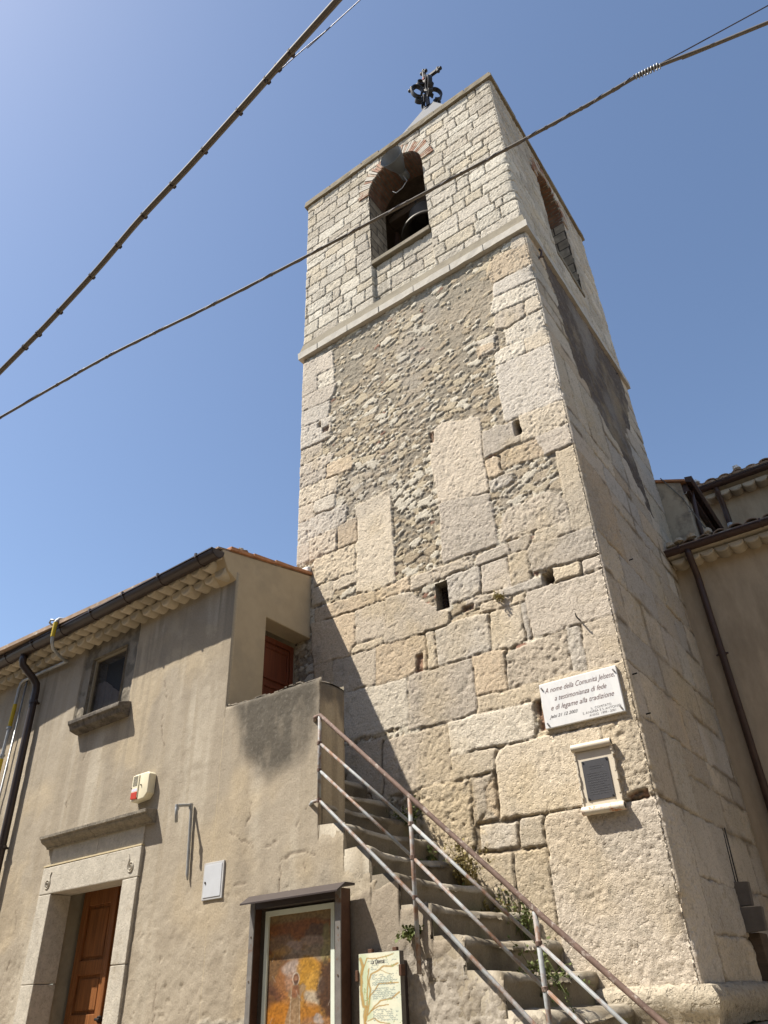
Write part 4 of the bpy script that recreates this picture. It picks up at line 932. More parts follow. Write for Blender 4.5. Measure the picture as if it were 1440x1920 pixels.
cl = MB(); cl.box(XS-.24, XS+.0, -.055, -.0, rz(0)+.035, rz(0)+.12); world_child(cl.build('mortar_fillet', M['whitecaulk'], None, bev=.02, jit=.012), roof)
lump = MB(); lump.lathe([(0, -.03), (.05, -.02), (.07, .0), (.045, .03), (0, .04)], c=(XS-.12, -1.02, rz(-1.0)+.09), k=9); world_child(lump.build('ridge_stone', M['greystone'], None, jit=.015), roof)

# eaves: two rows of limewashed half round tiles
def corbel(u, off0, off1, z, r, parent, name, m, seed, vs=.95):
    q = random.Random(seed); mb = MB(); k = 10; ring_ = []
    for (o, rr, dz) in ((off0, r*.95, .0), (off1-.012, r, -.0), (off1, r*.93, .008)):
        n0 = len(mb.v); ring_.append(n0)
        for j in range(k+1):
            an = math.pi+math.pi*j/k; mb.v.append((u+rr*math.cos(an), -o, z+dz+rr*vs*math.sin(an)))
    for a, b in zip(ring_[:-1], ring_[1:]):
        for j in range(k): mb.f.append((a+j, a+j+1, b+j+1, b+j))
    mb.f.append(tuple(ring_[-1]+j for j in range(k+1))); mb.f.append((ring_[0], ring_[1], ring_[1]+k, ring_[0]+k)); mb.f.append((ring_[1], ring_[2], ring_[2]+k, ring_[1]+k))
    return mb
def merge(list_of, name, m, parent, **kw):
    mb = MB()
    for x in list_of:
        n = len(mb.v); mb.v += x.v; mb.f += [tuple(n+i for i in f) for f in x.f]
    return mb.build(name, m, parent, **kw)
ev = MB(); ev.prism([(0, 3.70), (-.10, 3.715), (-.11, 3.795), (-.20, 3.81), (-.22, 3.90), (0, 3.93)], -6.6, -.02, 'x')
eaves = ev.build('eaves', M['corbel'], house)
n = 0
for row, (o0, o1, z, sh) in enumerate(((-.01, .140, 3.715, 0), (.10, .262, 3.805, .5))):
    u = -.10-sh*.176
    while u > -6.5:
        c = corbel(u+rnd.uniform(-.006, .006), o0, o1+rnd.uniform(-.012, .012), z+rnd.uniform(-.006, .006), .086, None, '', None, n)
        c.build('eaves_tile', M['corbel'], eaves, smooth=True); n += 1; u -= .176+rnd.uniform(-.006, .006)
# gutter and downpipe
def gutter(name, u0, u1, off, z, r, m, parent, axis=None, bands=.62):
    mb = MB(); k = 12
    prof = [(r*math.cos(math.pi+math.pi*j/k), r*math.sin(math.pi+math.pi*j/k)) for j in range(k+1)]
    prof = [(-r-.012, .006), (-r-.012, -.006)]+prof+[(r, .012)]
    inn = [(p[0]*.93, p[1]*.93+.004) for p in prof[::-1]]
    mb.prism([(-off+p[0], z+p[1]) for p in prof+inn], u0, u1, 'x')
    g = mb.build(name, m, parent)
    for e in (u0, u1-.006):
        c = MB(); c.prism([(-off+p[0], z+p[1]) for p in prof], e, e+.006, 'x'); c.build('end_cap', m, g)
    u = u1-.25
    while u > u0:
        b = MB(); b.prism([(-off+p[0]*1.05, z+p[1]*1.05-.002) for p in prof[2:-1]]+[(-off+p[0]*.98, z+p[1]*.98) for p in prof[2:-1][::-1]], u-.012, u+.012, 'x')
        b.box(u-.012, u+.012, -off-r-.018, -off-r+.004, z-.02, z+.028); b.build('gutter_bracket', m, g); u -= bands
    return g
gutter('gutter', -6.6, .045, .300, 3.835, .078, M['gutter'], house)
dp = MB(); path = [(-3.575, -.30, 3.78), (-3.575, -.30, 3.70), (-3.575, -.285, 3.64), (-3.54, -.14, 3.50), (-3.525, -.085, 3.43), (-3.52, -.075, 3.35), (-3.47, -.075, 1.9), (-3.37, -.075, -1.65)]
dpo = dp.tube(path, .044, 14).build('downpipe', M['gutter'], house, smooth='all')
for (u, z) in ((-3.512, 3.20), (-3.46, 1.55), (-3.40, -.4)):
    c = MB(); c.lathe([(.046, -.02), (.052, -.02), (.052, .02), (.046, .02)], c=(u, -.075, z), k=16); c.box(u-.075, u-.05, -.085, -.065, z-.012, z+.012); c.box(u+.05, u+.075, -.085, -.065, z-.012, z+.012); c.box(u-.01, u+.01, -.04, .0, z-.01, z+.01)
    c.build('pipe_clip', M['gutter'], dpo)
# upper window
wu0, wu1, wz0, wz1 = WIN
wn = MB()
for q in (((wu0, .03, wz0), (wu0, .20, wz0), (wu0, .20, wz1), (wu0, .03, wz1)), ((wu1, .03, wz0), (wu1, .20, wz0), (wu1, .20, wz1), (wu1, .03, wz1)), ((wu0, .03, wz1), (wu1, .03, wz1), (wu1, .20, wz1), (wu0, .20, wz1)), ((wu0, .0, wz0), (wu1, .0, wz0), (wu1, .20, wz0), (wu0, .20, wz0))): wn.quad(*q)
for q in (((wu0, -.002, wz0), (wu0, .03, wz0), (wu0, .03, wz1), (wu0, -.002, wz1)), ((wu1, -.002, wz0), (wu1, .03, wz0), (wu1, .03, wz1), (wu1, -.002, wz1)), ((wu0, -.002, wz1), (wu1, -.002, wz1), (wu1, .03, wz1), (wu0, .03, wz1))): wn.quad(*q)
window = wn.build('window', M['greystone'], house)
fm = MB(); w_ = .026
for (a, b, c, d) in ((wu0, wu0+w_, wz0, wz1), (wu1-w_, wu1, wz0, wz1), (wu0+w_, wu1-w_, wz1-w_, wz1), (wu0+w_, wu1-w_, wz0, wz0+w_)): fm.box(a+.002, b-.002, .035, .075, c+.001, d-.002)
fm.build('window_frame', mat('beige_frame', (.33, .28, .20), rough=.6), window, bev=.003)
pg = MB(); pg.quad((wu0+.01, .062, wz0+.01), (wu1-.01, .062, wz0+.01), (wu1-.01, .062, wz1-.01), (wu0+.01, .062, wz1-.01)); pg.build('pane', M['glass'], window)
crt = MB(); NN = 24
for i in range(NN):
    for q in (0,):
        a0, a1 = wu0+(wu1-wu0)*i/NN, wu0+(wu1-wu0)*(i+1)/NN; f = lambda a: wz0+.50*(wz1-wz0)+.10*math.sin((a-wu0)*7.5+1.0)-.16*max(0, (a-wu1+.25))*2
        y = lambda a: .12+.012*math.sin(a*60)
        crt.quad((a0, y(a0), wz0), (a1, y(a1), wz0), (a1, y(a1), f(a1)), (a0, y(a0), f(a0)))
crt.build('curtain', mat('grey_curtain', (.30, .255, .22), rough=.9), window, smooth='all')
bk = MB(); bk.quad((wu0, .201, wz0), (wu1, .201, wz0), (wu1, .201, wz1), (wu0, .201, wz1)); bk.build('dark_room', M['darkslot'], window)
si = MB(); si.prism([(-.15, 2.705), (-.15, 2.662), (-.125, 2.645), (-.11, 2.60), (-.02, 2.575), (.06, 2.575), (.06, 2.742), (-.03, 2.742)], -2.475, -1.535, 'x')
si.build('window_sill', M['sillstone'], window, bev=.01, jit=.004)
# lower doorway: stone jambs, lintel, frieze, moulded cornice, leaves
du0, du1, _, dz1 = DOOR
doorway = empty('doorway'); doorway.parent = house
jm = MB(); 
for (a, b, outer) in ((-2.575, du0, 0), (du1, -.975, 1)):
    for (z0, z1) in ((-1.66, -.615), (-.612, .240 if not outer else .325), (.243 if not outer else .328, .9895)):
        o = MB().box(a, b, -.030, .20, z0, z1).build('jamb_stone', M['dressed'], doorway, bev=.008, jit=.003)
MB().box(-2.575, -.965, -.032, .20, .992, 1.243).build('lintel', M['dressed'], doorway, bev=.009, jit=.003)
MB().box(-2.575, -.965, -.034, -.0, 1.246, 1.262).build('fillet', mat('yellowed_stone', (.50, .42, .27), rough=.9), doorway, bev=.003)
MB().box(-2.50, -1.70, -.012, .05, 1.265, 1.425).build('frieze_stone', M['dressed'], doorway, bev=.004)
MB().box(-1.694, -.98, -.013, .05, 1.265, 1.425).build('frieze_stone', M['dressed'], doorway, bev=.004)
cn = [(.0, 1.418), (-.03, 1.420), (-.036, 1.437), (-.055, 1.452), (-.085, 1.463), (-.105, 1.480), (-.112, 1.498), (-.128, 1.503), (-.13, 1.532), (.0, 1.545)]
for (a, b) in ((-2.60, -1.745), (-1.74, -.84)):
    MB().prism(cn, a, b, 'x').build('door_cornice', M['greystone'], doorway, bev=.004)
for (u, s_) in ((-2.445, 1), (-1.085, -1)):
    sp = []
    for i in range(40):
        t = i/39; an = t*R_(760); rr = .006+.042*t; sp.append((u+s_*rr*math.cos(an), -.034, 1.085+1.1*rr*math.sin(an)))
    sp += [(u+s_*.03, -.034, 1.15), (u+s_*.045, -.034, 1.19)]
    MB().tube(sp, .0055, 6).build('carved_spiral', M['dressed'], doorway)
rv = MB()
for q in (((du0-.05, .20, -1.66), (du0-.05, .46, -1.66), (du0-.05, .46, dz1+.04), (du0-.05, .20, dz1+.04)), ((du1+.05, .20, -1.66), (du1+.05, .46, -1.66), (du1+.05, .46, dz1+.04), (du1+.05, .20, dz1+.04)), ((du0-.05, .20, dz1+.04), (du1+.05, .20, dz1+.04), (du1+.05, .46, dz1+.04), (du0-.05, .46, dz1+.04)),
          ((du0-.05, .46, -1.66), (du1+.05, .46, -1.66), (du1+.05, .46, dz1+.04), (du0-.05, .46, dz1+.04))): rv.quad(*q)
rv.build('inner_reveal', M['rough_plaster'], doorway)
dpt = .335
mid = -1.765
for (a, b) in ((du0+.02, mid-.004), (mid+.004, du1-.0)):
    lf = MB(); lf.box(a, b, dpt+.028, dpt+.06, -1.64, dz1+.02); leaf = lf.build('door_leaf', M['wood'], doorway)
    st_ = .095; zs_ = [-1.64, -1.45, -.95, -.80, -.14, -.01, .60+.26, dz1+.02]
    rl = MB(); rl.box(a, a+st_, dpt, dpt+.03, -1.64, dz1+.02); rl.box(b-st_, b, dpt, dpt+.03, -1.64, dz1+.02)
    for (z0, z1) in ((-1.64, -1.45), (-.93, -.80), (-.14+.0, -.01), (.30, .42), (.89, dz1+.02)): rl.box(a+st_, b-st_, dpt+.002, dpt+.03, z0, z1)
    rl.build('door_rails', M['wood'], leaf, bev=.006)
    for (z0, z1) in ((-1.45, -.93), (-.80, -.14), (-.01, .30), (.42, .89)):
        if z1-z0 < .33: pass
        MB().prism([(a+st_+.03, z0+.03), (b-st_-.03, z0+.03), (b-st_-.03, z1-.03), (a+st_+.03, z1-.03)], dpt+.012, dpt+.03, 'y').build('door_panel', M['wood'], leaf, bev=.010)
MB().box(mid-.026, mid+.026, dpt-.022, dpt+.0, -1.64, dz1+.02).build('cover_strip', M['wood'], doorway, bev=.008)
MB().tube([(mid+.02, dpt, -.05), (mid+.02, dpt-.06, -.05), (mid+.09, dpt-.065, -.052)], .011, 8).lathe([(0, -.03), (.022, -.02), (.022, .02), (0, .03)], c=(mid+.02, dpt-.02, -.05), k=10).build('door_handle', M['black'], doorway)

# ---------------------------------------------------------------- stair railing
rail = empty('stair_railing', HP, YF, label='grey tubular stair railing with a rusty brown handrail beside the stone steps', cat='railing')
PU = [1.225, 2.075, 2.92, 3.77, 4.60]; OFF = -.045
H0 = [1.925, 1.152, .385, -.37, -1.02]; H1 = [1.70, .975, .215, -.55, -1.20]; H2 = [1.49, .765, .0, -.75, -1.40]; H3 = [1.268, .528, -.245, -.97, -1.62]
def rline(H, a=0, b=5): return [(PU[i], OFF, H[i]) for i in range(a, b)]
hr = MB(); hr.tube([(1.10, .03, 1.915), (1.16, -.03, 1.925)]+rline(H0), .0165, 10); hr.build('handrail', M['rustrail'], rail, smooth='all')
for H in (H1, H2):
    for a in range(4):
        p, q = Vector((PU[a], OFF, H[a])), Vector((PU[a+1], OFF, H[a+1]))
        MB().tube([p+(q-p)*.018, q-(q-p)*.018], .0112, 10).build('middle_rail', M['rail'], rail, smooth='all')
MB().tube([(1.06, .03, 1.262), (1.14, -.03, 1.268)]+rline(H3), .0132, 10).build('bottom_rail', M['rail'], rail, smooth='all')
for i, u in enumerate(PU):
    b = H3[i] if i == 0 else H3[i]-.42
    top = H0[i]-.012
    for H in (H1, H2, H3):
        MB().lathe([(.0, -.017), (.019, -.012), (.020, .010), (.0, .018)], c=(u, OFF, H[i]), k=10).build('weld_joint', M['rustrail'], rail, jit=.002)
    MB().tube([(u, OFF, top), (u, OFF+.001, (top+b)/2), (u+.003, OFF+.0, b)], .0150, 12).build('post', M['rail'], rail, smooth='all')

# ---------------------------------------------------------------- things on the house wall
al = empty('alarm_siren', FW(-1.04, 1.765), YF, label='cream alarm siren box with a red lens above the house doorway', cat='alarm siren')
P = [(-.125, -.118), (-.105, -.130), (.08, -.118), (.125, -.075), (.125, .10), (.10, .122), (-.10, .122), (-.125, .095)]
MB().prism([(p[0], p[1]) for p in P], -.002, -.085, 'y').build('casing', M['cream'], al, bev=.016, seg=3, smooth=True)
MB().box(-.118, -.018, -.094, -.08, -.10, .112).build('front_panel', M['cream'], al, bev=.006)
gm = MB()
for i in range(10): z = .10-i*.0095; gm.box(-.102, -.034, -.0955, -.09, z-.0025, z+.001)
gm.build('grille', M['darkslot'], al)
MB().box(-.110, -.028, -.0950, -.09, -.036, -.012).build('label_strip', M['paleblue'], al)
MB().prism([(-.116, -.042), (-.022, -.042), (-.022, -.112), (-.116, -.104)], -.097, -.07, 'y').build('red_lens', M['redlens'], al, bev=.006)
for (x, z) in ((.02, .01), (-.118, .0)): MB().tube([(x, -.08, z), (x, -.098, z)], .006, 8).build('screw', M['darkslot'], al)

hp_ = MB()
hp_.tube([(-.275, -.02, .885), (-.285, -.022, .93), (-.318, -.024, 1.455), (-.318, -.030, 1.478), (-.320, -.045, 1.485), (-.328, -.155, 1.468), (-.330, -.172, 1.455), (-.326, -.175, 1.435), (-.312, -.172, 1.325)], [.006, .013, .0135, .0135, .0135, .0135, .0135, .0135, .0135], 10)
hpo = hp_.build('vent_pipe', M['galv'], None, smooth='all'); hpo.location = HP; hpo.rotation_euler = (0, 0, YF)
tag(hpo, 'thin grey hooked pipe bent outwards on the wall right of the doorway', 'pipe')
for c in ((-.318, -.03, 1.478), (-.329, -.168, 1.452)):
    f = MB(); f.lathe([(.0, -.026), (.018, -.024), (.019, .02), (.0, .024)], c=c, k=12); f.build('elbow_fitting', M['galv'], hpo, smooth=True)
bx = empty('meter_box', FW(.04, .85), YF, label='small light grey metal meter box set flush in the house wall', cat='meter box')
MB().box(-.122, .122, -.016, .03, -.138, .138).build('frame', M['boxframe'], bx, bev=.004)
MB().box(-.103, .103, -.020, -.0, -.120, .120).build('door', M['boxgrey'], bx, bev=.002)
MB().tube([(-.085, -.018, -.01), (-.085, -.026, -.01)], .008, 10).build('lock', M['darkslot'], bx)
gp = empty('gas_pipe', HP, YF, label='grey gas pipe with yellow sleeves running under the eaves and down beside the downpipe', cat='gas pipe')
MB().tube([(-4.02, -.055, -1.6), (-4.02, -.055, 2.5), (-4.01, -.055, 3.50), (-3.99, -.055, 3.57), (-3.93, -.055, 3.595), (-3.0, -.06, 3.575), (-2.93, -.07, 3.575)], .021, 10).build('pipe', M['galv'], gp, smooth='all')
MB().tube([(-4.016, -.055, 3.02), (-4.012, -.055, 3.30)], .025, 10).build('yellow_sleeve', M['yellow'], gp, smooth=True)
MB().tube([(-4.02, -.055, 2.10), (-4.02, -.055, 2.62)], .025, 10).build('yellow_sleeve', M['yellow'], gp, smooth=True)
for z in (3.0, 2.66): MB().lathe([(.0, -.014), (.032, -.012), (.032, .012), (.0, .014)], c=(-4.017, -.055, z), k=12).build('pipe_collar', M['galv'], gp)
fp = [(-2.95, -.07, 3.575), (-2.90, -.14, 3.565), (-2.82, -.26, 3.57), (-2.74, -.37, 3.58), (-2.70, -.42, 3.64), (-2.70, -.43, 3.72), (-2.70, -.43, 3.90), (-2.70, -.40, 3.94), (-2.66, -.30, 3.95), (-2.64, -.1, 3.98)]
MB().tube(fp, .019, 10).build('flexible_hose', M['galv'], gp, smooth='all')
MB().tube([(-2.70, -.43, 3.70), (-2.70, -.43, 3.885)], .024, 10).build('yellow_sleeve', M['yellow'], gp, smooth=True)
MB().tube([(-2.70, -.43, 3.91), (-2.77, -.46, 3.93), (-2.81, -.45, 3.91), (-2.79, -.42, 3.88)], .012, 8).build('hose_hook', M['galv'], gp, smooth='all')
for i in range(7): t = i/6; p = Vector(fp[1]).lerp(Vector(fp[3]), t); MB().lathe([(.019, -.004), (.024, 0), (.019, .004)], c=p, k=10).build('hose_rib', M['galv'], gp)
MB().tube([(-3.86, -.04, -1.6), (-3.88, -.04, 3.60)], .012, 8).build('thin_pipe', M['galv'], gp, smooth='all')

# ---------------------------------------------------------------- notice board with a painting
nb = empty('notice_board', FW(1.10, -.60), YF, label='tall steel notice case with a sloping brown roof on the stair wall', cat='notice board')
x0, x1, zb, zt = -.44, .432, -.75, 1.235
MB().prism([(-.236, 1.202), (-.236, 1.214), (-.150, 1.266), (-.05, 1.266), (-.05, 1.25), (-.150, 1.25)], -.475, .475, 'x').build('roof', M['boardroof'], nb, bev=.002)
MB().box(x0, x1, -.06, -.05, zb, zt).build('back_panel', M['boardback'], nb)
for (a, b) in ((x0, x0+.018), (x1-.018, x1)): MB().box(a, b, -.150, -.05, zb, zt).build('side_panel', M['boardside'], nb)
for (a, b) in ((x0-.004, x0+.045), (x1-.045, x1+.004)):
    p = MB().box(a, b, -.158, -.148, zb, zt).build('post', M['boardframe'], nb, bev=.003)
    for z in (1.0, .73, .46, .15, -.2): MB().tube([((a+b)/2, -.156, z), ((a+b)/2, -.162, z)], .006, 8).build('rivet', M['oldwood'], p)
MB().box(x0+.045, x1-.045, -.155, -.06, 1.175, zt).build('top_rail', M['boardroof'], nb)
MB().box(x0+.045, x1-.045, -.155, -.06, zb, zb+.05).build('bottom_rail', M['boardroof'], nb)
ps = tag(empty('framed_painting', FW(1.10, -.60), YF), 'orange and brown painting of a robed friar in a pale border inside the notice case', 'painting')
bo = MB(); a0, a1, b0, b1 = -.355, .318, -.62, 1.160; w_ = .034
for q in ((a0, a0+w_, b0, b1), (a1-w_, a1, b0, b1), (a0+w_, a1-w_, b1-w_, b1), (a0+w_, a1-w_, b0, b0+w_)): bo.box(q[0], q[1], -.085, -.062, q[2], q[3])
bo.build('border', M['mint'], ps)
def painting(nx=120, ny=300):
    u = np.linspace(a0+w_, a1-w_, nx); z = np.linspace(b0+w_, b1-w_, ny); U, Z = np.meshgrid(u, z)
    X = (U-u[0])/(u[-1]-u[0]); Y = (z[-1]-Z)/(z[-1]-z[0])*4.9          # X 0..1 across, Y in picture widths down
    wx = X+.05*(fbm(X*7, Y*7, 401, 4)-.5)*2; wy = Y+.05*(fbm(X*7, Y*7, 402, 4)-.5)*2
    br = fbm(X*34+Y*9, Y*30-X*8, 403, 3)
    col = np.ones(U.shape+(3,))*np.array((.36, .19, .045))
    def blob(cx, cy, rx, ry, c, k=1., soft=.5):
        d = ((wx-cx)/rx)**2+((wy-cy)/ry)**2; w = sst(1+soft, 1-soft, d+.5*(br-.5))*k
        return mixc(col, c, w)
    col = mixc(col, (.20, .075, .025), sst(.45, .7, fbm(X*5, Y*5, 404, 4)))
    col = blob(.5, .0, .9, .28, (.27, .19, .095)); col = blob(.5, .30, .75, .16, (.27, .10, .03), .9)
    col = blob(.20, .50, .22, .16, (.25, .17, .11), .8); col = blob(.78, .36, .20, .12, (.15, .095, .06), .9); col = blob(.72, .52, .22, .10, (.38, .29, .23), .8)
    col = blob(.78, .72, .26, .14, (.31, .26, .19), .8); col = blob(.40, .60, .14, .13, (.40, .31, .27), .8); col = blob(.42, .74, .20, .10, (.30, .25, .19), .7); col = blob(.22, .66, .16, .08, (.45, .27, .10), .7)
    col = blob(.92, .60, .08, .35, (.33, .30, .13), .7)
    col = blob(.12, 1.05, .28, .30, (.13, .08, .05), .85); col = blob(.28, 1.22, .16, .35, (.34, .15, .06), .7); col = blob(.38, .97, .16, .14, (.43, .36, .34), .9); col = blob(.36, 1.18, .10, .16, (.40, .26, .2), .6)
    col = blob(.63, 1.05, .18, .30, (.46, .25, .035), .9); col = blob(.75, 1.2, .16, .18, (.50, .29, .06), .8); col = blob(.70, 1.45, .12, .14, (.50, .45, .38), .85); col = blob(.84, 1.25, .05, .16, (.46, .42, .38), .7)
    col = blob(.98, 1.30, .20, .48, (.07, .035, .022), .95); col = blob(.06, 1.42, .16, .22, (.10, .045, .03), .8)
    col = blob(.20, 1.75, .26, .25, (.42, .17, .02), .9); col = blob(.66, 1.66, .16, .16, (.38, .16, .02), .8); col = blob(.76, 1.85, .22, .10, (.30, .16, .09), .7); col = blob(.80, 1.78, .06, .07, (.44, .40, .40), .8)
    col = blob(.5, 2.5, .9, .5, (.28, .12, .03), .8)
    # robed figure
    fx, fy = X, Y
    robe = poly_dist([(.40, 1.22), (.36, 1.30), (.33, 1.40), (.38, 1.47), (.30, 1.80), (.26, 2.2), (.56, 2.2), (.54, 1.85), (.53, 1.45), (.56, 1.36), (.60, 1.33), (.62, 1.26), (.56, 1.20), (.52, 1.24), (.49, 1.20)], fx, fy)
    col = mixc(col, (.29, .21, .14), sst(-.006, .012, robe)*(.8+.4*(br-.5))); chest = poly_dist([(.40, 1.24), (.38, 1.42), (.45, 1.46), (.52, 1.38), (.50, 1.22)], fx, fy); col = mixc(col, (.24, .105, .055), sst(-.01, .02, chest)*.9)
    hd = ((fx-.455)/.045)**2+((fy-1.13)/.085)**2; col = mixc(col, (.50, .46, .42), sst(1.9, 1.3, hd)*.8); col = mixc(col, (.21, .10, .06), sst(1.15, .8, hd)); brd = ((fx-.455)/.03)**2+((fy-1.19)/.05)**2; col = mixc(col, (.07, .04, .03), sst(1.2, .8, brd)*.8)
    fc = ((fx-.452)/.025)**2+((fy-1.125)/.04)**2; col = mixc(col, (.30, .17, .11), sst(1.2, .6, fc))
    ln = line_dist([(.385, 1.32), (.375, 1.9)], fx, fy); col = mixc(col, (.50, .43, .35), sst(.007, .002, ln)*.9)
    ln = line_dist([(.515, 1.40), (.525, 1.95)], fx, fy); col = mixc(col, (.46, .38, .3), sst(.006, .002, ln)*.7)
    for i in range(26):
        q = random.Random(500+i); sx, sy = q.random(), q.uniform(.5, 1.95); l = line_dist([(sx, sy), (sx+q.uniform(-.08, .08), sy+q.uniform(.03, .16))], fx, fy)
        col = mixc(col, q.choice([(.45, .40, .36), (.12, .07, .05), (.48, .28, .08)]), sst(.006, .001, l)*.6)
    col = col*np.array((1.0, .95, .85))*(.36+.74*br)[..., None]
    P = np.stack([U, np.full(U.shape, -.070), Z], -1)
    grid_mesh('picture', P, np.ones((ny-1, nx-1), bool), M['paint'], ps, np.clip(col, .01, .75))
painting()

# ---------------------------------------------------------------- painted ceramic panel with a tree and a poem
tp = empty('ceramic_panel', FW(1.805, -.30), YF, label='narrow pale ceramic panel painted with a gnarled tree and lines of script', cat='wall panel')
x0, x1, zb, zt = -.166, .166, -.72, .540
MB().box(x0, x1, -.098, -.055, zb, zt).build('slab', M['boardframe'], tp, bev=.003)
MB().box(x0+.02, x1-.02, -.055, .0, zb+.05, zt-.05).build('mount', M['boardroof'], tp)
for (x, z) in ((-.08, zt), (.12, zt)): MB().box(x-.016, x+.016, -.09, -.065, z-.002, z+.022).build('clip', M['boardside'], tp, bev=.003)
for (x, z) in ((x0-.010, zt-.115), (x1+.008, zt-.10)): MB().box(x-.010, x+.010, -.112, -.07, z-.035, z+.025).build('clip', M['boardside'], tp, bev=.003)
def ceramic(nx=130, ny=420):
    u = np.linspace(x0+.001, x1-.001, nx); z = np.linspace(zb+.002, zt-.002, ny); U, Z = np.meshgrid(u, z)
    X = (U-u[0])/(u[-1]-u[0]); Y = (z[-1]-Z)/(u[-1]-u[0])*1.5
    wx = X+.012*(fbm(X*14, Y*14, 411, 3)-.5)*2; wy = Y+.012*(fbm(X*14, Y*14, 412, 3)-.5)*2
    col = np.ones(U.shape+(3,))*np.array((.66, .66, .52)); col = mixc(col, (.56, .61, .50), sst(.45, .65, fbm(X*4, Y*4, 413, 3))*.6)
    g = line_dist([(.10, .1), (.14, .6), (.18, 1.2), (.22, 1.5)], wx, wy); col = mixc(col, (.46, .54, .36), sst(.17, .05, g)*.8)
    def br(pts, w0, w1=None, c=(.40, .25, .075)):
        d = line_dist(pts, wx, wy); k = sst(w0, w0*.5, d); c2 = mixc(col, (.24, .14, .05), k*sst(w0*.3, w0*.8, d)); return mixc(c2, c, sst(w0*.62, w0*.4, d)*.9)
    col = br([(.15, 3.6), (.14, 1.9), (.12, 1.5), (.16, 1.3), (.10, 1.28), (.05, .9), (.06, .5), (.10, .3), (.04, .12)], .050)
    col = br([(.15, 1.6), (.23, 1.25), (.28, .9), (.24, .7), (.30, .52), (.50, .42), (.62, .34), (.80, .36), (.95, .30)], .030)
    col = br([(.18, 1.3), (.20, .95), (.22, .55), (.25, .38)], .022); col = br([(.07, .5), (.20, .12), (.45, .14), (.70, .10), (.85, .06)], .020)
    col = br([(.25, 1.05), (.38, .92), (.48, .76), (.70, .76), (.95, .76)], .022); col = br([(.20, 1.48), (.38, 1.28), (.52, 1.16), (.78, 1.12), (.96, .98)], .026); col = br([(.30, 1.38), (.48, 1.28), (.70, 1.26)], .018)
    col = br([(.20, 1.62), (.34, 1.56), (.50, 1.66), (.72, 1.70)], .020); col = br([(.52, .42), (.62, .48), (.8, .55)], .012)
    kn = ((wx-.15)/.06)**2+((wy-1.85)/.18)**2; col = mixc(col, (.30, .13, .05), sst(1.1, .6, kn))
    lf = sst(.62, .70, fbm(X*22, Y*22, 414, 2)); reg = np.minimum.reduce([line_dist([(.65, .1), (1.0, .08)], wx, wy), line_dist([(.75, .76), (1., .78)], wx, wy), line_dist([(.7, 1.12), (1., 1.0)], wx, wy), line_dist([(.1, .8), (.2, 1.2)], wx, wy), line_dist([(.85, .35), (1., .45)], wx, wy), line_dist([(.65, 1.75), (1., 1.65)], wx, wy)])
    col = mixc(col, (.27, .31, .13), lf*sst(.09, .03, reg)*.8)
    # rows of small handwriting, too fine to read
    q = random.Random(77)
    rows = [(.20, .22, .93), (.255, .28, .95), (.305, .30, .75), (.355, .30, .48), (.405, .30, .46)]+[(.545+.047*i, .32, q.uniform(.80, .95)) for i in range(6)]+[(.87+.047*i, .32+.08*(i == 0), q.uniform(.75, .95)) for i in range(6)]+[(1.37+.047*i, .33, q.uniform(.78, .93)) for i in range(6)]+[(1.78+.05*i, .26, q.uniform(.7, .95)) for i in range(14)]
    for (y, xa, xb) in rows:
        yy = Y+.035*(X-.5)*0-y; wv = np.sin(X*190+y*300)*.010+np.sin(X*83+y*170)*.006
        wd = vn(X*20+y*91, X*0+y*7, 415) > .28
        k = sst(.0125, .005, np.abs(yy-wv))*(X > xa)*(X < xb)*wd; col = mixc(col, (.10, .15, .17), k*.85)
    P = np.stack([U, np.full(U.shape, -.0995), Z], -1)
    grid_mesh('painted_face', P, np.ones((ny-1, nx-1), bool), M['ceramic'], tp, np.clip(col, .02, .8))
ceramic()
def text(body, size, loc, m, parent, name='lettering', shear=0., sp=1.0, off=0., align='LEFT', width=None, ext=.0006, rot=0.):
    c = bpy.data.curves.new(name, 'FONT'); c.body = body; c.size = size; c.shear = shear; c.space_character = sp; c.extrude = ext; c.offset = off; c.align_x = align
    o = bpy.data.objects.new(name, c); sc.collection.objects.link(o)
    dg = bpy.context.evaluated_depsgraph_get(); me = bpy.data.meshes.new_from_object(o.evaluated_get(dg)); bpy.data.objects.remove(o)
    xs = [v.co.x for v in me.vertices]; w = max(xs)-min(xs); s = (width/w) if width else 1.0
    for v in me.vertices:
        x, y, z = v.co; x = (x-min(xs) if align == 'LEFT' else x)*s
        cr, sr = math.cos(rot), math.sin(rot)
        v.co = (loc[0]+x*cr-y*sr, loc[1]-z, loc[2]+y*cr+x*sr)
    me.materials.clear(); me.materials.append(m)
    o = bpy.data.objects.new(name, me); sc.collection.objects.link(o); o.parent = parent
    return o
text('La Quercia', .034, (-.060, -.1002, .480), M['inkgrey'], tp, 'title_lettering', shear=.35, width=.105)

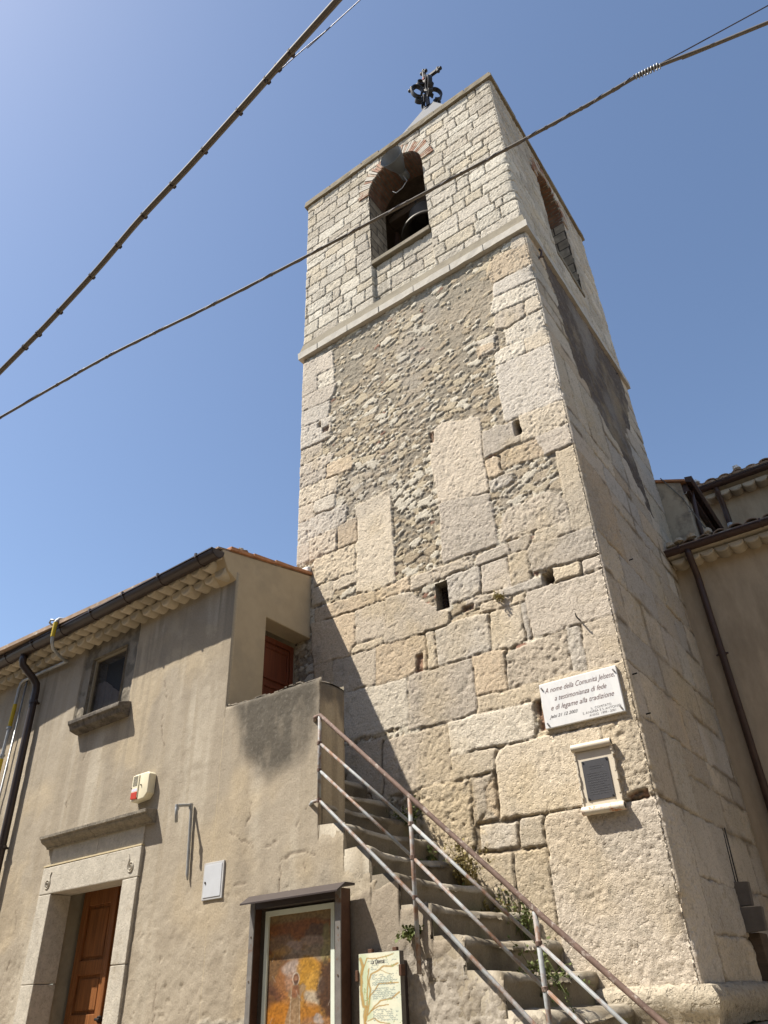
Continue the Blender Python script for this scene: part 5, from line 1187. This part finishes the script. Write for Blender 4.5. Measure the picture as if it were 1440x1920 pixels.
# ---------------------------------------------------------------- marble plaque and metal scroll on the tower
mp = empty('marble_plaque', (-.416, 0, 1.985), label='white marble plaque with brown italic dedication on the tower corner', cat='plaque')
MB().box(-.340, .340, -.054, .0, -.188, .190).build('slab', M['marble'], mp, bev=.004)
X_, Y_ = -.416, -.0545
for body, xa, xb, z, s in (('A nome della Comunità Jelsese,', -.712, -.100, 2.100, .062), ('a testimonianza di fede', -.636, -.182, 2.022, .060), ('e di legame alla tradizione', -.680, -.134, 1.948, .060)):
    text(body, s, (xa-X_, Y_, z-1.985-.012), M['ink'], mp, 'italic_lettering', shear=.45, width=xb-xa, off=-.0006)
text('Jelsi 21 12 2003', .036, (-.707-X_, Y_, 1.874-1.985), M['inkgrey'], mp, 'date_lettering', shear=.45, width=.25)
for body, xa, xb, z in (('IL  COMITATO', -.345, -.174, 1.868), ('S. ANDREA E S. ANTONIO', -.420, -.100, 1.842), ('ANNO  1999 - 2001', -.368, -.148, 1.815)):
    text(body, .026, (xa-X_, Y_, z-1.985), M['inkgrey'], mp, 'capital_lettering', width=xb-xa, off=-.0004)
for (x, z) in ((-.318, .148), (.318, .150), (-.312, -.155), (.312, -.150)):
    MB().tube([(x-.006, -.055, z+.010), (x+.006, -.058, z-.012)], .007, 8).build('fixing_bolt', M['inkgrey'], mp)
so = empty('metal_scroll_plaque', (-.397, 0, 1.335), label='cream metal scroll with a dark grey inset plate and rusty lower roll', cat='plaque')
MB().box(-.150, .146, -.050, -.042, -.215, .225).build('sheet', M['scrollpaint'], so)
for (a, b) in ((-.158, -.146), (.140, .154)):
    w = MB(); n = 14; q = random.Random(9 if a < 0 else 10)
    for i in range(n):
        z0 = -.215+.44*i/n; o = q.uniform(-.005, .005); d = q.uniform(-.004, .004); w.box(a+o, b+o, -.062+d, -.0, z0, z0+.44/n-.0005)
    w.build('ragged_edge', M['scrollpaint'], so)
MB().tube([(-.168, -.058, .258), (.158, -.058, .256)], .030, 18).build('upper_roll', M['scrollpaint'], so, smooth=True)
MB().tube([(-.165, -.064, -.215), (.166, -.064, -.217)], .032, 18).build('lower_roll', M['rustcream'], so, smooth=True)
for (x, z, r) in ((.1585, .256, .019), (.1665, -.217, .022)): MB().tube([(x, -.060, z), (x+.001, -.060, z)], r, 14).build('roll_hollow', M['darkslot'], so)
pl = MB().box(-.110, .104, -.0565, -.050, -.145, .150).build('inset_plate', M['slate'], so, bev=.001)
q = random.Random(12); el = MB()
for i in range(13):
    z = .10-i*.017; 
    if i == 2: continue
    xa = -.085; xb = .085 if q.random() < .7 else q.uniform(.0, .06)
    if i < 2: xa, xb = -.055, .055
    pts = [(xa+(xb-xa)*t/20, -.0567, z+.0018*math.sin(t*2.6+i)) for t in range(21)]; el.tube(pts, .0011, 4)
el.build('engraved_lines', M['slateline'], pl)
for (x, z) in ((-.098, .138), (.092, .138), (-.098, -.133), (.092, -.133)): MB().tube([(x, -.056, z), (x, -.062, z)], .0065, 8).build('rivet', M['black'], so)

# ---------------------------------------------------------------- cable covers on the shaded face of the tower
cv = empty('cable_cover', (0, 1.62, .5), label='dark cable conduit with two slate cover plates on the shaded tower face', cat='cable cover')
MB().prism([(.0, .03), (.115, .03), (.130, .205), (.012, .215)], -.02, .05, 'y').build('upper_plate', M['cover'], cv, bev=.004)
MB().prism([(-.0, -.165), (.170, -.155), (.185, .015), (-.005, .02)], -.045, .03, 'y').build('lower_plate', M['cover'], cv, bev=.005)
MB().box(.005, .10, .02, .30, -.50, -.165).build('timber_board', M['oldwood'], cv, bev=.004)
for x in (.02, .036): MB().tube([(x, .02+x, .20), (x+.002, .05+x, .45), (x-.006, .11+x, .66)], .005, 8).build('cable', M['darkcable'], cv, smooth='all')

# ---------------------------------------------------------------- church body on the right
church = empty('church', (0, 3.05, 0), label='shaded plastered church wall with scalloped eaves behind the tower on the right', cat='church')
def cb(mb): return mb
MB().box(-.6, 9, .0, .4, -1.65, 4.40).build('wall', M['church_plaster'], church)
MB().prism([(-.02, 4.36), (-.10, 4.38), (-.24, 4.46), (-.24, 4.50), (-.0, 4.60)], .03, 9, 'x').build('eaves', M['corbel'], church)
ce = [o for o in church.children if o.name.startswith('eaves')][0]
i = 0; u = .045+.085
while u < 7:
    corbel(u+rnd.uniform(-.005, .005), -.01, .215, 4.385+rnd.uniform(-.006, .006), .088, None, '', None, i, .72).build('eaves_tile', M['corbel'], ce, smooth=True); u += .1715; i += 1
gutter('gutter', .005, 9, .30, 4.475, .055, M['gutter2'], church, bands=.95)
dp = MB().tube([(.285, -.30, 4.44), (.285, -.30, 4.38), (.282, -.27, 4.33), (.272, -.10, 4.18), (.27, -.075, 4.10), (.27, -.07, 4.0), (.272, -.07, -1.65)], .040, 14).build('downpipe', M['gutter2'], church, smooth='all')
for z in (3.15, 1.30, -.4):
    c = MB(); c.lathe([(.042, -.012), (.047, -.012), (.047, .012), (.042, .012)], c=(.272, -.07, z), k=14); c.box(.205, .230, -.08, -.06, z-.008, z+.008); c.box(.314, .340, -.08, -.06, z-.008, z+.008); c.box(.262, .282, -.03, .0, z-.008, z+.008); c.build('pipe_clip', M['gutter2'], dp)
rfm = MB(); rfm.prism([(-.30, 4.47), (2.5, 5.62), (2.5, 5.70), (-.30, 4.53)], .0, 9, 'x'); crf = rfm.build('roof', M['oldtile'], church)
tl = MB(); r6 = random.Random(31); x = .13
while x < 8:
    y = -.25
    while y < 2.3:
        L = .40; n0 = len(tl.v); k = 6; ro = .082+r6.uniform(-.006, .006); dz = r6.uniform(-.006, .016)
        for (yy, rr, e) in ((y, ro, .014), (y+L+.05, ro*.86, 0)):
            for j in range(k+1):
                an = math.pi*j/k; tl.v.append((x+rr*math.cos(an)+r6.uniform(-.004, .004), yy+r6.uniform(-.012, .012), 4.505+.41*(yy+.30)+dz+e+rr*.6*math.sin(an)))
        for j in range(k): tl.f.append((n0+j, n0+j+1, n0+k+2+j, n0+k+1+j))
        y += L
    x += .185
o = tl.build('roof_tiles', M['oldtile'], crf, smooth=True); o.modifiers.new('thick', 'SOLIDIFY').thickness = .014
for (x, y, z, r) in ((.10, -.27, 4.575, .055), (.21, -.26, 4.60, .06), (.36, -.24, 4.62, .06), (.56, -.2, 4.63, .05)):
    w = MB().lathe([(0, -.03), (r, -.015), (r*.9, .02), (r*.4, .05), (0, .052)], c=(x, y, z), k=9); w.build('mortar_lump', M['annex_plaster'], crf, jit=.010)
# clerestory wall, its eaves, gutter, pipe and tiles
MB().box(-1.5, 9, 2.35, 2.8, 4.8, 6.56).build('upper_wall', M['church_plaster'], church)
u = .40+.085; ue = MB().prism([(2.36, 6.50), (2.24, 6.53), (2.12, 6.60), (2.12, 6.66), (2.36, 6.72)], .30, 9, 'x').build('upper_eaves', M['corbel'], church)
while u < 7:
    c = corbel(u+rnd.uniform(-.005, .005), .0, .21, 6.515+rnd.uniform(-.006, .006), .097, None, '', None, i, .75)
    c.v = [(p[0], p[1]+2.35, p[2]) for p in c.v]; c.build('eaves_tile', M['corbel'], ue, smooth=True); u += .190
gutter('upper_gutter', .24, 9, -2.075, 6.63, .060, M['gutter2'], church, bands=1.0)
MB().tube([(.60, 2.09, 6.60), (.60, 2.12, 6.50), (.60, 2.27, 6.34), (.60, 2.29, 6.2), (.60, 2.29, 5.6)], .042, 12).build('upper_downpipe', M['gutter2'], church, smooth='all')
MB().tube([(.60, 2.29, 6.0), (.60, 2.29, 5.55)], .046, 12).build('pipe_foot', M['galv'], church, smooth=True)
MB().prism([(2.02, 6.66), (4.5, 7.5), (4.5, 7.6), (2.02, 6.70)], .2, 9, 'x').build('upper_roof', M['oldtile'], church)
x = .36; n = 0
ut = MB(); um = MB()
while x < 8:
    n0 = len(ut.v); k = 7; ro = .086+r6.uniform(-.006, .006)
    for (yy, zz, rr) in ((2.01+r6.uniform(-.02, .01), 6.665, ro), (2.9, 7.00, ro*.9)):
        for j in range(k+1):
            an = math.pi*j/k; ut.v.append((x+rr*math.cos(an), yy, zz+.01+rr*.6*math.sin(an)))
    for j in range(k): ut.f.append((n0+j, n0+j+1, n0+k+2+j, n0+k+1+j))
    if r6.random() < .8: um.lathe([(0, -.02), (.06, -.01), (.055, .03), (.02, .055), (0, .056)], c=(x+r6.uniform(-.02, .02), 2.02+r6.uniform(0, .04), 6.735+r6.uniform(0, .03)), k=8)
    x += .205
o = ut.build('upper_tiles', M['oldtile'], church, smooth=True); o.modifiers.new('thick', 'SOLIDIFY').thickness = .016
um.build('tile_mortar', M['whitecaulk'], o, jit=.012)
# small lean-to against the tower
an = empty('roof_annex', (0, 3.6, 4.8), label='small stained plaster lean-to with a tiled coping above the lower church roof', cat='annex')
MB().prism([(-.35, -.1), (.325, -.1), (.325, 1.125), (-.35, 1.40)], .0, 1.75, 'y').build('wall', M['annex_plaster'], an, bev=.01)
MB().prism([(-.35, 1.405), (.40, 1.10), (.40, 1.135), (-.35, 1.445)], -.035, 1.75, 'y').build('coping_tiles', M['tile'], an, bev=.008)
MB().prism([(.40, 1.09), (.47, 1.06), (.50, 1.10), (.50, 1.15), (.40, 1.17)], -.02, 1.75, 'y').build('gutter', M['gutter2'], an, bev=.004)
MB().box(.33, .40, .05, 1.75, .98, 1.10).build('fascia', M['gutter2'], an)
MB().tube([(.40, .25, 1.08), (.39, .25, .95), (.365, .22, .55), (.365, .22, .12)], .032, 10).build('downpipe', M['gutter2'], an, smooth='all')
MB().tube([(.10, -.05, 1.27), (.30, -.02, .85), (.38, -.03, .55), (.45, -.05, .30), (.56, -.10, .12)], .008, 6).build('cable', M['cable'], an, smooth='all')
for z in (.92, .62): MB().tube([(.32, -.01, z), (.36, -.02, z-.012), (.375, -.02, z+.01)], .005, 6).build('hook', M['galv'], an)

# ---------------------------------------------------------------- overhead cables
def spline(pts, n=10):
    P = [Vector(p) for p in pts]; out = []
    for i in range(len(P)-1):
        p0 = P[max(i-1, 0)]; p1 = P[i]; p2 = P[i+1]; p3 = P[min(i+2, len(P)-1)]
        for k in range(n):
            t = k/n; out.append(.5*((2*p1)+(p2-p0)*t+(2*p0-5*p1+4*p2-p3)*t*t+(3*p1-p0-3*p2+p3)*t**3))
    return out+[P[-1]]
def extend(pts, a, b):
    p = [Vector(q) for q in pts]; d0 = (p[0]-p[1]).normalized(); d1 = (p[-1]-p[-2]).normalized()
    return [p[0]+d0*a]+p+[p[-1]+d1*b]
C1 = [(-2.683, -4.213, 3.79), (-2.154, -4.246, 3.836), (-1.55, -4.286, 3.935), (-1.062, -4.342, 3.985), (-.579, -4.384, 4.02), (-.066, -4.439, 4.050), (.294, -4.494, 4.02), (.655, -4.554, 3.965)]
c1 = empty('bundled_cable', C1[3], label='thick grey cable bundle strapped with dark ties crossing the sky on the left', cat='cable')
L0 = Vector(C1[3]); s1 = [p-L0 for p in spline(extend(C1, 4.5, 5), 12)]
q = random.Random(3)
MB().tube(s1, .0175, 10).build('main_cable', M['cable'], c1, smooth='all')
MB().tube([p+Vector((0, .010+.004*math.sin(i*.9), .013+.003*math.sin(i*.55))) for i, p in enumerate(s1)], .0060, 8).build('black_cable', M['darkcable'], c1, smooth='all')
MB().tube([p+Vector((0, .004, -.014)) for i, p in enumerate(s1)], .0065, 8).build('second_cable', M['cable'], c1, smooth='all')
for i in range(14, len(s1)-6, 7):
    p, d = s1[i], (s1[i+1]-s1[i-1]).normalized(); t = MB().tube([p-d*.006+Vector((0, .004, .003)), p+d*.006+Vector((0, .004, .003))], .0235, 10)
    if q.random() < .4: t.tube([p+Vector((0, .0, -.018)), p+Vector((.010, -.004, -.030))], .005, 6)
    t.build('cable_tie', M['tie'], c1)
tw = spline(extend([(-.06, -4.38, 4.262), (.263, -4.404, 4.213), (.501, -4.426, 4.141), (.713, -4.459, 4.059)], .03, 5), 6)
tag(MB().tube(tw, .0028, 6).build('thin_wire', M['thinwire'], None, smooth='all'), 'thin grey wire running just below the thick strapped bundle', 'wire')
C2 = [(-3.644, -3.745, 4.204), (-2.956, -3.631, 4.309), (-2.384, -3.535, 4.381), (-1.503, -3.372, 4.445), (-.679, -3.248, 4.490), (-.13, -3.176, 4.515), (.54, -3.098, 4.531), (1.045, -3.052, 4.526), (1.427, -3.026, 4.512), (1.725, -3.018, 4.498), (1.844, -3.007, 4.478), (2.122, -2.979, 4.403), (2.381, -2.964, 4.328)]
c2 = empty('service_cable', C2[6], label='grey service cable crossing in front of the belfry to the upper right', cat='cable')
L0 = Vector(C2[6]); s2 = [p-L0 for p in spline(extend(C2, 5, 5), 10)]
MB().tube(s2, .0108, 10).build('main_cable', M['cable'], c2, smooth='all')
hx = []
for i, (p, n) in enumerate(zip(s2[:-1], s2[1:])):
    d = n-p; a = d.cross(Vector((0, 0, 1))).normalized(); b = a.cross(d).normalized()
    for k in range(2):
        t = k/2; ph = (i+t)*1.1
        if i < 105: hx.append(p+d*t+.0115*(math.cos(ph)*a+math.sin(ph)*b))
MB().tube(hx, .0022, 6).build('lashing_wire', M['thinwire'], c2, smooth='all')
for i in range(10, 104, 6):
    p, d = s2[i], (s2[i+1]-s2[i-1]).normalized(); MB().tube([p-d*.008, p+d*.008], .0132, 8).build('cable_tie', M['cable'], c2)
a, b = Vector((1.69, -3.019, 4.502))-L0, Vector((1.838, -3.008, 4.480))-L0; d = (b-a); u1 = d.cross(Vector((0, 0, 1))).normalized(); u2 = u1.cross(d).normalized(); cl_ = []
for i in range(121): t = i/120; cl_.append(a+d*t+(.014+.004*t)*(math.cos(t*56)*u1+math.sin(t*56)*u2))
MB().tube(cl_, .0040, 6).build('wire_coil', M['galv'], c2, smooth='all')
for i in range(6):
    t = .15+.14*i; p = a+d*t; MB().tube([p-u2*.012, p-u2*.034+d*.03], .0028, 5).build('coil_end', M['galv'], c2)
tag(MB().tube(spline(extend([(1.838, -3.011, 4.488), (2.113, -3.004, 4.454), (2.414, -3.005, 4.405)], 0, 5), 5), .0040, 6).build('steel_stay_wire', M['thinwire'], None, smooth='all'), 'thin dark stay wire rising from the coil of the service cable', 'wire')

# ---------------------------------------------------------------- weeds
def weed(loc, n, r, h, label, m, seed, hang=False):
    q = random.Random(seed); mb = MB(); n = int(n*1.6); r *= 1.25; h *= 1.2
    for i in range(n):
        a = q.uniform(0, 2*math.pi); lean = q.uniform(.1, 1.0); L = h*q.uniform(.4, 1.15)
        b = Vector((q.gauss(0, r*.45), q.gauss(0, r*.25), q.uniform(0, .02)))
        d = Vector((math.cos(a)*lean, math.sin(a)*lean-.25, 1.0 if not hang else q.uniform(-.6, .7))).normalized()
        tip = b+d*L+Vector((0, 0, -L*lean*.3)); mid = (b+tip)/2+Vector((0, 0, L*.10))
        mb.tube([b, mid, tip], [.0022, .0018, .001], 4, cap=False)
        for k in range(q.randint(7, 12)):
            t = q.uniform(.2, 1); p = b.lerp(mid, t*2) if t < .5 else mid.lerp(tip, t*2-1)
            ax = Vector((q.gauss(0, 1), q.gauss(0, 1), q.gauss(.3, .8))).normalized(); sd = ax.cross(Vector((q.gauss(0, 1), q.gauss(0, 1), q.gauss(0, 1)))).normalized()
            l = q.uniform(.014, .036); w = l*q.uniform(.25, .45)
            mb.quad(p, p+ax*l*.5+sd*w, p+ax*l, p+ax*l*.5-sd*w)
    o = mb.build('weed', m, None); o.location = loc; tag(o, label, 'weed', 'weeds growing on the steps'); return o
weed((-2.12, -.10, 1.22), 16, .07, .20, 'dark green weed in the shade at the highest weedy step by the tower', M['leaf'], 1)
weed((-1.93, -.13, .86), 26, .12, .20, 'wide dark green weed in the shade below the plaster parapet', M['leaf'], 2)
weed((-1.62, -.10, .70), 44, .13, .30, 'tall yellow green weed in the sun against the tower stone', M['leaf2'], 3)
weed((-1.60, -.22, .50), 34, .13, .18, 'yellowish low weed spilling over a step edge in the sun', M['leaf'], 4)
weed((-1.18, -.10, .30), 40, .11, .30, 'upright green weed between the steps behind the lower railing post', M['leaf'], 5)
weed((-1.40, -.10, .44), 24, .14, .16, 'thin dry weed along the joint of step and tower wall', M['leaf2'], 6)
weed((-.93, -1.02, -.06), 26, .07, .13, 'small green tuft on the outer end of a low step', M['leaf'], 7)
weed((-.72, -.8, .06), 26, .10, .22, 'leafy weed hanging down a dark riser under the railing', M['leaf'], 8, True)
weed(tuple(FW(2.02, .32, .01)), 14, .02, .09, 'little weed sprouting beside the middle railing post', M['leaf'], 9, True)
weed((-1.005, -.03, 3.10), 9, .03, .06, 'small dry dark tuft in a joint right of the slit window', M['leaf2'], 10, True)

# ---------------------------------------------------------------- unseen house added behind the camera to keep low sky light off the walls
oh = empty('sky_blocking_house', (0, -10.2, 0), label='long plain plastered house across the narrow street, added out of view to block low sky light', cat='house')
MB().box(-22, 9, -6, 0, -1.65, 6.6).build('wall', M['rough_plaster'], oh)
MB().box(6.2, 12, .01, 9.2, -1.65, 6.0).build('wing_wall', M['rough_plaster'], oh)  # added wing, screens the tower's right face from open sky
MB().prism([(-6.3, 6.5), (.35, 6.61), (.35, 6.70), (-3, 7.9), (-6.3, 6.7)], -22.2, 9.2, 'x').build('roof', M['oldtile'], oh)
for x in (-18, -14, -10, -6, -2, 2):
    for z in (-.6, 2.6):
        w = MB().box(x-.55, x+.55, .0, .03, z, z+1.5).build('window_frame', M['corbel'], oh); MB().box(x-.47, x+.47, .031, .035, z+.08, z+1.42).build('pane', M['glass'], w)
